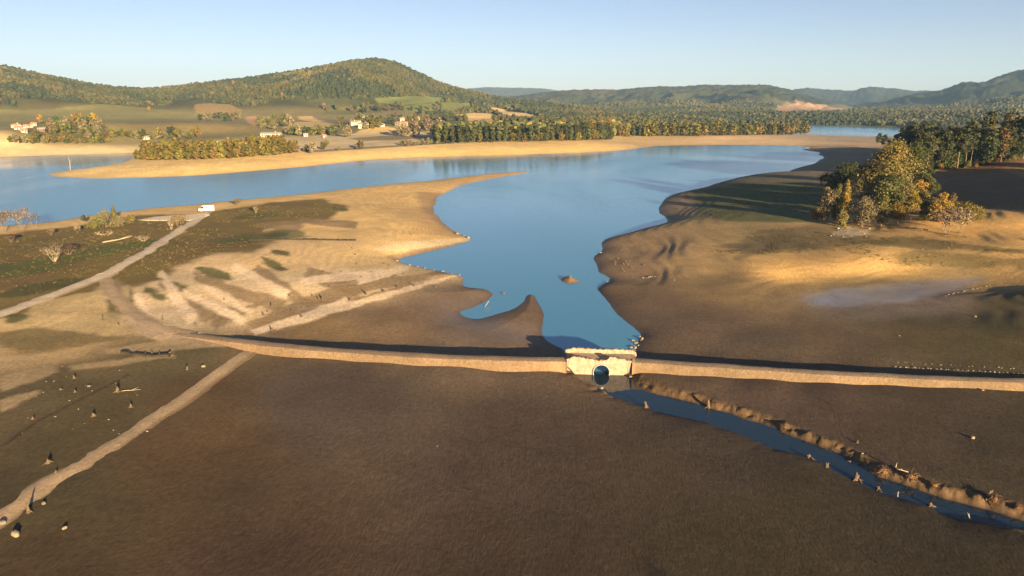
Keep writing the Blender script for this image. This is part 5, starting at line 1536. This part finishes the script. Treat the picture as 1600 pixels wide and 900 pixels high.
HS = [('house',427,188.5,8,7,4.5,1.8,-20,'white house alone among trees left of the tan oval field',WALLW,ROOFG,3),
 ('barn',424,214,24,10,4,1.6,-8,'long pale barn with a grey roof behind the headland wood',WALLP,ROOFG,5),
 ('house',448.5,206,5,5,3.5,1.4,15,'small white cottage at the lower left corner of the oval field',WALLW,ROOFR,2),
 ('house',478,213.5,5,4,3,1.2,0,'tiny white hut in the tree row below the oval field',WALLW,ROOFG,2),
 ('house',507,214.5,4,4,2.6,1.0,10,'tiny white shed at the right end of the tree row',WALLW,ROOFR,2),
 ('house',565,184.5,13,7,4.4,1.6,-10,'long white house, uppermost of the village, left half',WALLW,ROOFR,5),
 ('house',577,184.5,8,6,3.6,1.4,-8,'white house joined on the right of the uppermost long one',WALLW,ROOFR,3),
 ('house',552,195.5,9,7,4.2,1.6,20,'white house with red roof left of the largest white one',WALLW,ROOFR,3),
 ('house',560,194,6,6,4,1.5,-25,'small white house behind the largest white one',WALLW,ROOFR,2),
 ('house',568,200,12,10,5.4,2.2,-30,'largest bright white house of the village above the tan field',WALLW,ROOFG,4),
 ('house',611,188.5,5,5,4.5,1.6,5,'small yellow house between the two halves of the village',WALLY,ROOFR,2),
 ('house',595,197.5,11,5,2.6,1.0,-5,'low white shed along the lane in the village middle',WALLW,ROOFG,3),
 ('house',628,188.5,9,7,4.2,1.6,12,'pinkish house upper left of the right village half',WALLP,ROOFR,3),
 ('house',641,188,10,7,4.8,1.8,-8,'pink-white house in the middle of the upper right village row',WALLP,ROOFR,3),
 ('house',652,188.5,9,7,4.6,1.8,-20,'white house at the right end of the upper right village row',WALLW,ROOFR,3),
 ('house',624,197,11,8,4.6,1.8,25,'white house nearest above the large brown tree',WALLW,ROOFR,3),
 ('house',634,196,6,6,4,1.6,-15,'small pink house right beside the house above the brown tree',WALLP,ROOFR,2),
 ('house',25,199.5,8,6,3.4,1.4,-15,'white farmhouse, left end of the farm on the meadow',WALLW,ROOFR,3),
 ('house',30,203,8,5,3,1.2,-10,'long low white shed in front of the left farmhouse',WALLW,ROOFR,3),
 ('house',41,200,5,5,3.2,1.2,10,'small white farm building in the middle of the farm',WALLW,ROOFR,2),
 ('house',47.5,199.5,4,4,3,1.2,-20,'smallest white shed right of the farm middle',WALLW,ROOFR,2),
 ('house',53,197,6,5,3.2,1.4,20,'white farm building at the right end of the farm',WALLW,ROOFR,2),
 ('house',37.5,207,6,5,3,1.2,30,'pale shed lowest of the farm buildings',WALLP,ROOFR,2),
 ('barn',66,205.5,8,7,3,1.6,0,'dark barn below the golden tree right of the farm',DOORM,ROOFG,3),
 ('house',229,217.5,7,5,3.4,1.4,-12,'white hut alone on the shore meadow left of the headland wood',WALLW,ROOFR,3)]
for nm, u, v, w, d, h, rh, rot, lab, wl_, rf_, nw in HS:
    house(nm, u, v, w * .74, d * .74, h * .74, rh * .74, rot + 12, lab, wl_, rf_, nw, 'barn' if nm == 'barn' else 'house', chimney=(w > 7))

# ------------------------------------------------------------------ the parked van
PAINT = simple_mat('white_van_paint', (.55,.55,.54), .35, .03, 1.0)
BLUE = simple_mat('dark_blue_glass', (.02,.03,.06), .15, .2, 1.0)
RUB = simple_mat('black_rubber', (.02,.02,.02), .8, .2, 4.0)
STEEL = simple_mat('wheel_steel', (.35,.35,.36), .4, .1, 4.0, metal=.6)
LAMP = simple_mat('lamp_lens', (.6,.58,.5), .2, .05, 2.0)
RED = simple_mat('red_lens', (.4,.03,.02), .3, .05, 2.0)
vp = hit(323, 331)
van = tag(link('parked_van', None, loc=(vp.x, vp.y, vp.z + .16), rot=(0, 0, math.radians(196))), 'white van parked at the water end of the dirt track', 'van')
prof = [(-2.6,.35),(2.35,.35),(2.6,.55),(2.62,.95),(2.25,1.18),(1.62,1.95),(1.35,2.12),(-2.45,2.18),(-2.62,2.0),(-2.66,.7)]
def loft_bm(prof, half, taper=.09):
    bm = bmesh.new()
    rows = []
    for y, sc_ in ((-half, 1), (-half + .06, 1), (half - .06, 1), (half, 1)):
        k = .05 if abs(y) > half - .03 else 0
        rows.append([bm.verts.new((x * (1 - k * .3), y * (1 - taper * max(0, z - 1.1)), z - k * (.6 if z > 1 else -.6))) for x, z in prof])
    for r0, r1 in zip(rows, rows[1:]):
        n = len(prof)
        for i in range(n): bm.faces.new((r0[i], r0[(i + 1) % n], r1[(i + 1) % n], r1[i]))
    bm.faces.new(rows[0]); bm.faces.new(rows[-1][::-1])
    return bm
link('body', finish(loft_bm(prof, .98), 'body', PAINT, False), van)
def slab(name, pts, t, mat, parent=van):
    bm = bmesh.new(); n = (Vector(pts[1]) - Vector(pts[0])).cross(Vector(pts[2]) - Vector(pts[0])).normalized() * t
    A = [bm.verts.new(Vector(p) + n) for p in pts]; B = [bm.verts.new(Vector(p) - n) for p in pts]
    bm.faces.new(A); bm.faces.new(B[::-1])
    for i in range(len(pts)): bm.faces.new((A[i], B[i], B[(i + 1) % len(pts)], A[(i + 1) % len(pts)]))
    return link(name, finish(bm, name, mat, False), parent)
slab('windscreen', [(2.27,-.9,1.19),(2.27,.9,1.19),(1.64,.84,1.96),(1.64,-.84,1.96)], .02, BLUE)
for sgn in (-1, 1):
    slab('side_window', [(2.05,sgn*.985,1.12),(.75,sgn*.985,1.12),(.75,sgn*.92,1.95),(1.62,sgn*.92,1.95)], .02, BLUE)
    slab('door', [(.92,sgn*.99,.5),(1.9,sgn*.99,.5),(1.9,sgn*.99,1.15),(.92,sgn*.99,1.15)], .012, PAINT)
    slab('headlight', [(2.61,sgn*.62,.80),(2.61,sgn*.9,.80),(2.50,sgn*.9,1.0),(2.50,sgn*.62,1.0)], .02, LAMP)
    slab('tail_light', [(-2.68,sgn*.78,.9),(-2.68,sgn*.92,.9),(-2.66,sgn*.9,1.4),(-2.66,sgn*.76,1.4)], .02, RED)
    for x in (-1.65, 1.65):
        bm = bmesh.new(); bmesh.ops.create_cone(bm, cap_ends=True, segments=20, radius1=.34, radius2=.34, depth=.22, matrix=Matrix.Rotation(math.pi / 2, 4, 'X'))
        wh = link('wheel', finish(bm, 'wheel', RUB, False), van, loc=(x, sgn * .90, .34))
        bm = bmesh.new(); bmesh.ops.create_cone(bm, cap_ends=True, segments=16, radius1=.2, radius2=.17, depth=.24, matrix=Matrix.Rotation(math.pi / 2, 4, 'X'))
        link('rim', finish(bm, 'rim', STEEL, False), wh)
slab('bumper', [(2.63,-.95,.38),(2.63,.95,.38),(2.66,.95,.62),(2.66,-.95,.62)], .05, RUB)

# ------------------------------------------------------------------ air
def haze(density):
    bm = bmesh.new(); box_bm(bm, -10400, 10400, -10400, 10400, -6, 420)
    bmesh.ops.recalc_face_normals(bm, faces=bm.faces)
    me = bpy.data.meshes.new('haze'); bm.to_mesh(me); bm.free()
    m = bpy.data.materials.new('haze_air'); m.use_nodes = True
    nt = m.node_tree; nt.nodes.clear()
    o = nt.nodes.new('ShaderNodeOutputMaterial'); pv = nt.nodes.new('ShaderNodeVolumePrincipled')
    pv.inputs['Color'].default_value = (.36, .62, 1.0, 1); pv.inputs['Density'].default_value = density; pv.inputs['Anisotropy'].default_value = .0
    nt.links.new(pv.outputs[0], o.inputs['Volume'])
    me.materials.append(m)
    ob = link('haze', me)
    return tag(ob, 'thin bluish air that fades the far hills', 'haze', kind='stuff')
haze(6.8e-5)

# ------------------------------------------------------------------ tufts of dry grass and weeds
def tuft_mesh(name, seed):
    q = random.Random(seed); bm = bmesh.new()
    for k in range(14):
        t = q.uniform(0, 6.28); L = q.uniform(.5, 1.1); o = q.uniform(0, .45); w = q.uniform(.08, .16)
        b = Vector((math.cos(t) * o, math.sin(t) * o, -.05)); e = b + Vector((math.cos(t) * L * .5, math.sin(t) * L * .5, L))
        sd_ = Vector((-math.sin(t), math.cos(t), 0)) * w
        m_ = (b + e) / 2 + Vector((0, 0, .1))
        v = [bm.verts.new(c) for c in (b - sd_, b + sd_, m_ + sd_ * .8, m_ - sd_ * .8, e)]
        bm.faces.new((v[0], v[1], v[2], v[3])); bm.faces.new((v[3], v[2], v[4]))
    me = bpy.data.meshes.new(name); bm.to_mesh(me); bm.free(); me.materials.append(WOODM)
    return me
keep_clumps = CLUMPS
CLUMPS = [bpy.data.objects.new('tuft_source', tuft_mesh('tuft_source', 20 + i)) for i in range(4)]
def tufts(P, n, s0, s1, cols, seed, thr=-.15, nsc=9):
    W = np.array([hit(u, v)[:2] for u, v in P]); lo, hi = W.min(0), W.max(0)
    g_ = np.random.default_rng(seed)
    x, y = g_.uniform(lo[0], hi[0], n * 4), g_.uniform(lo[1], hi[1], n * 4)
    _, ins = seg_dist(x, y, W)
    ok = ins & (fbm(x, y, nsc, 3, seed) > thr) & (gat(D, x, y) > 1.5)
    trackd, _ = seg_dist(x, y, np.array(drape([(-200,560),(-60,515),(0,491),(80,461),(140,438),(180,421),(230,393),(270,367),(300,348),(322,335)], 0))[:, :2], False)
    ok &= trackd > 2.6
    x, y = x[ok][:n], y[ok][:n]
    cols = np.array(cols); c = cols[g_.integers(0, len(cols), len(x))] * g_.uniform(.6, 1.3, (len(x), 1))
    return np.column_stack([x, y]), g_.uniform(s0, s1, len(x)), c
GRS = [(.10,.085,.03),(.075,.08,.025),(.13,.095,.04),(.15,.11,.05)]
A_ = tufts([(-60,500),(-60,372),(60,362),(215,341),(330,333),(500,314),(540,325),(440,354),(400,368),(425,378),(330,395),(240,432),(205,446),(172,440),(120,460)], 9000, .22, .6, GRS, 31)
B_ = tufts([(-60,550),(-40,515),(100,520),(200,530),(290,545),(200,560),(60,556)], 1200, .15, .4, GRS, 32)
C_ = tufts([(270,405),(340,395),(440,372),(560,370),(560,395),(430,425),(300,440),(200,480),(170,470)], 700, .15, .4, GRS, 33, .12, 7)
o = wood('dry_grass', np.concatenate([A_[0], B_[0], C_[0]]), np.concatenate([A_[1], B_[1], C_[1]]), np.concatenate([A_[2], B_[2], C_[2]]), 41)
tag(o, 'dry grass and low weeds over the left meadow', 'grass', kind='stuff')
A_ = tufts([(1090,392),(1180,362),(1290,346),(1400,362),(1600,372),(1600,418),(1400,412),(1300,392),(1180,398)], 3600, .2, .6, [(.07,.055,.022),(.06,.058,.02),(.10,.07,.03)], 34, .02, 12)
B_ = tufts([(1090,300),(1150,288),(1280,285),(1290,340),(1100,345)], 2200, .2, .6, [(.07,.055,.022),(.06,.058,.02),(.10,.07,.03)], 35, -.1)
o = wood('bank_grass', np.concatenate([A_[0], B_[0]]), np.concatenate([A_[1], B_[1]]), np.concatenate([A_[2], B_[2]]), 42)
tag(o, 'tussocks of dry grass over the right-hand slope', 'grass', kind='stuff')
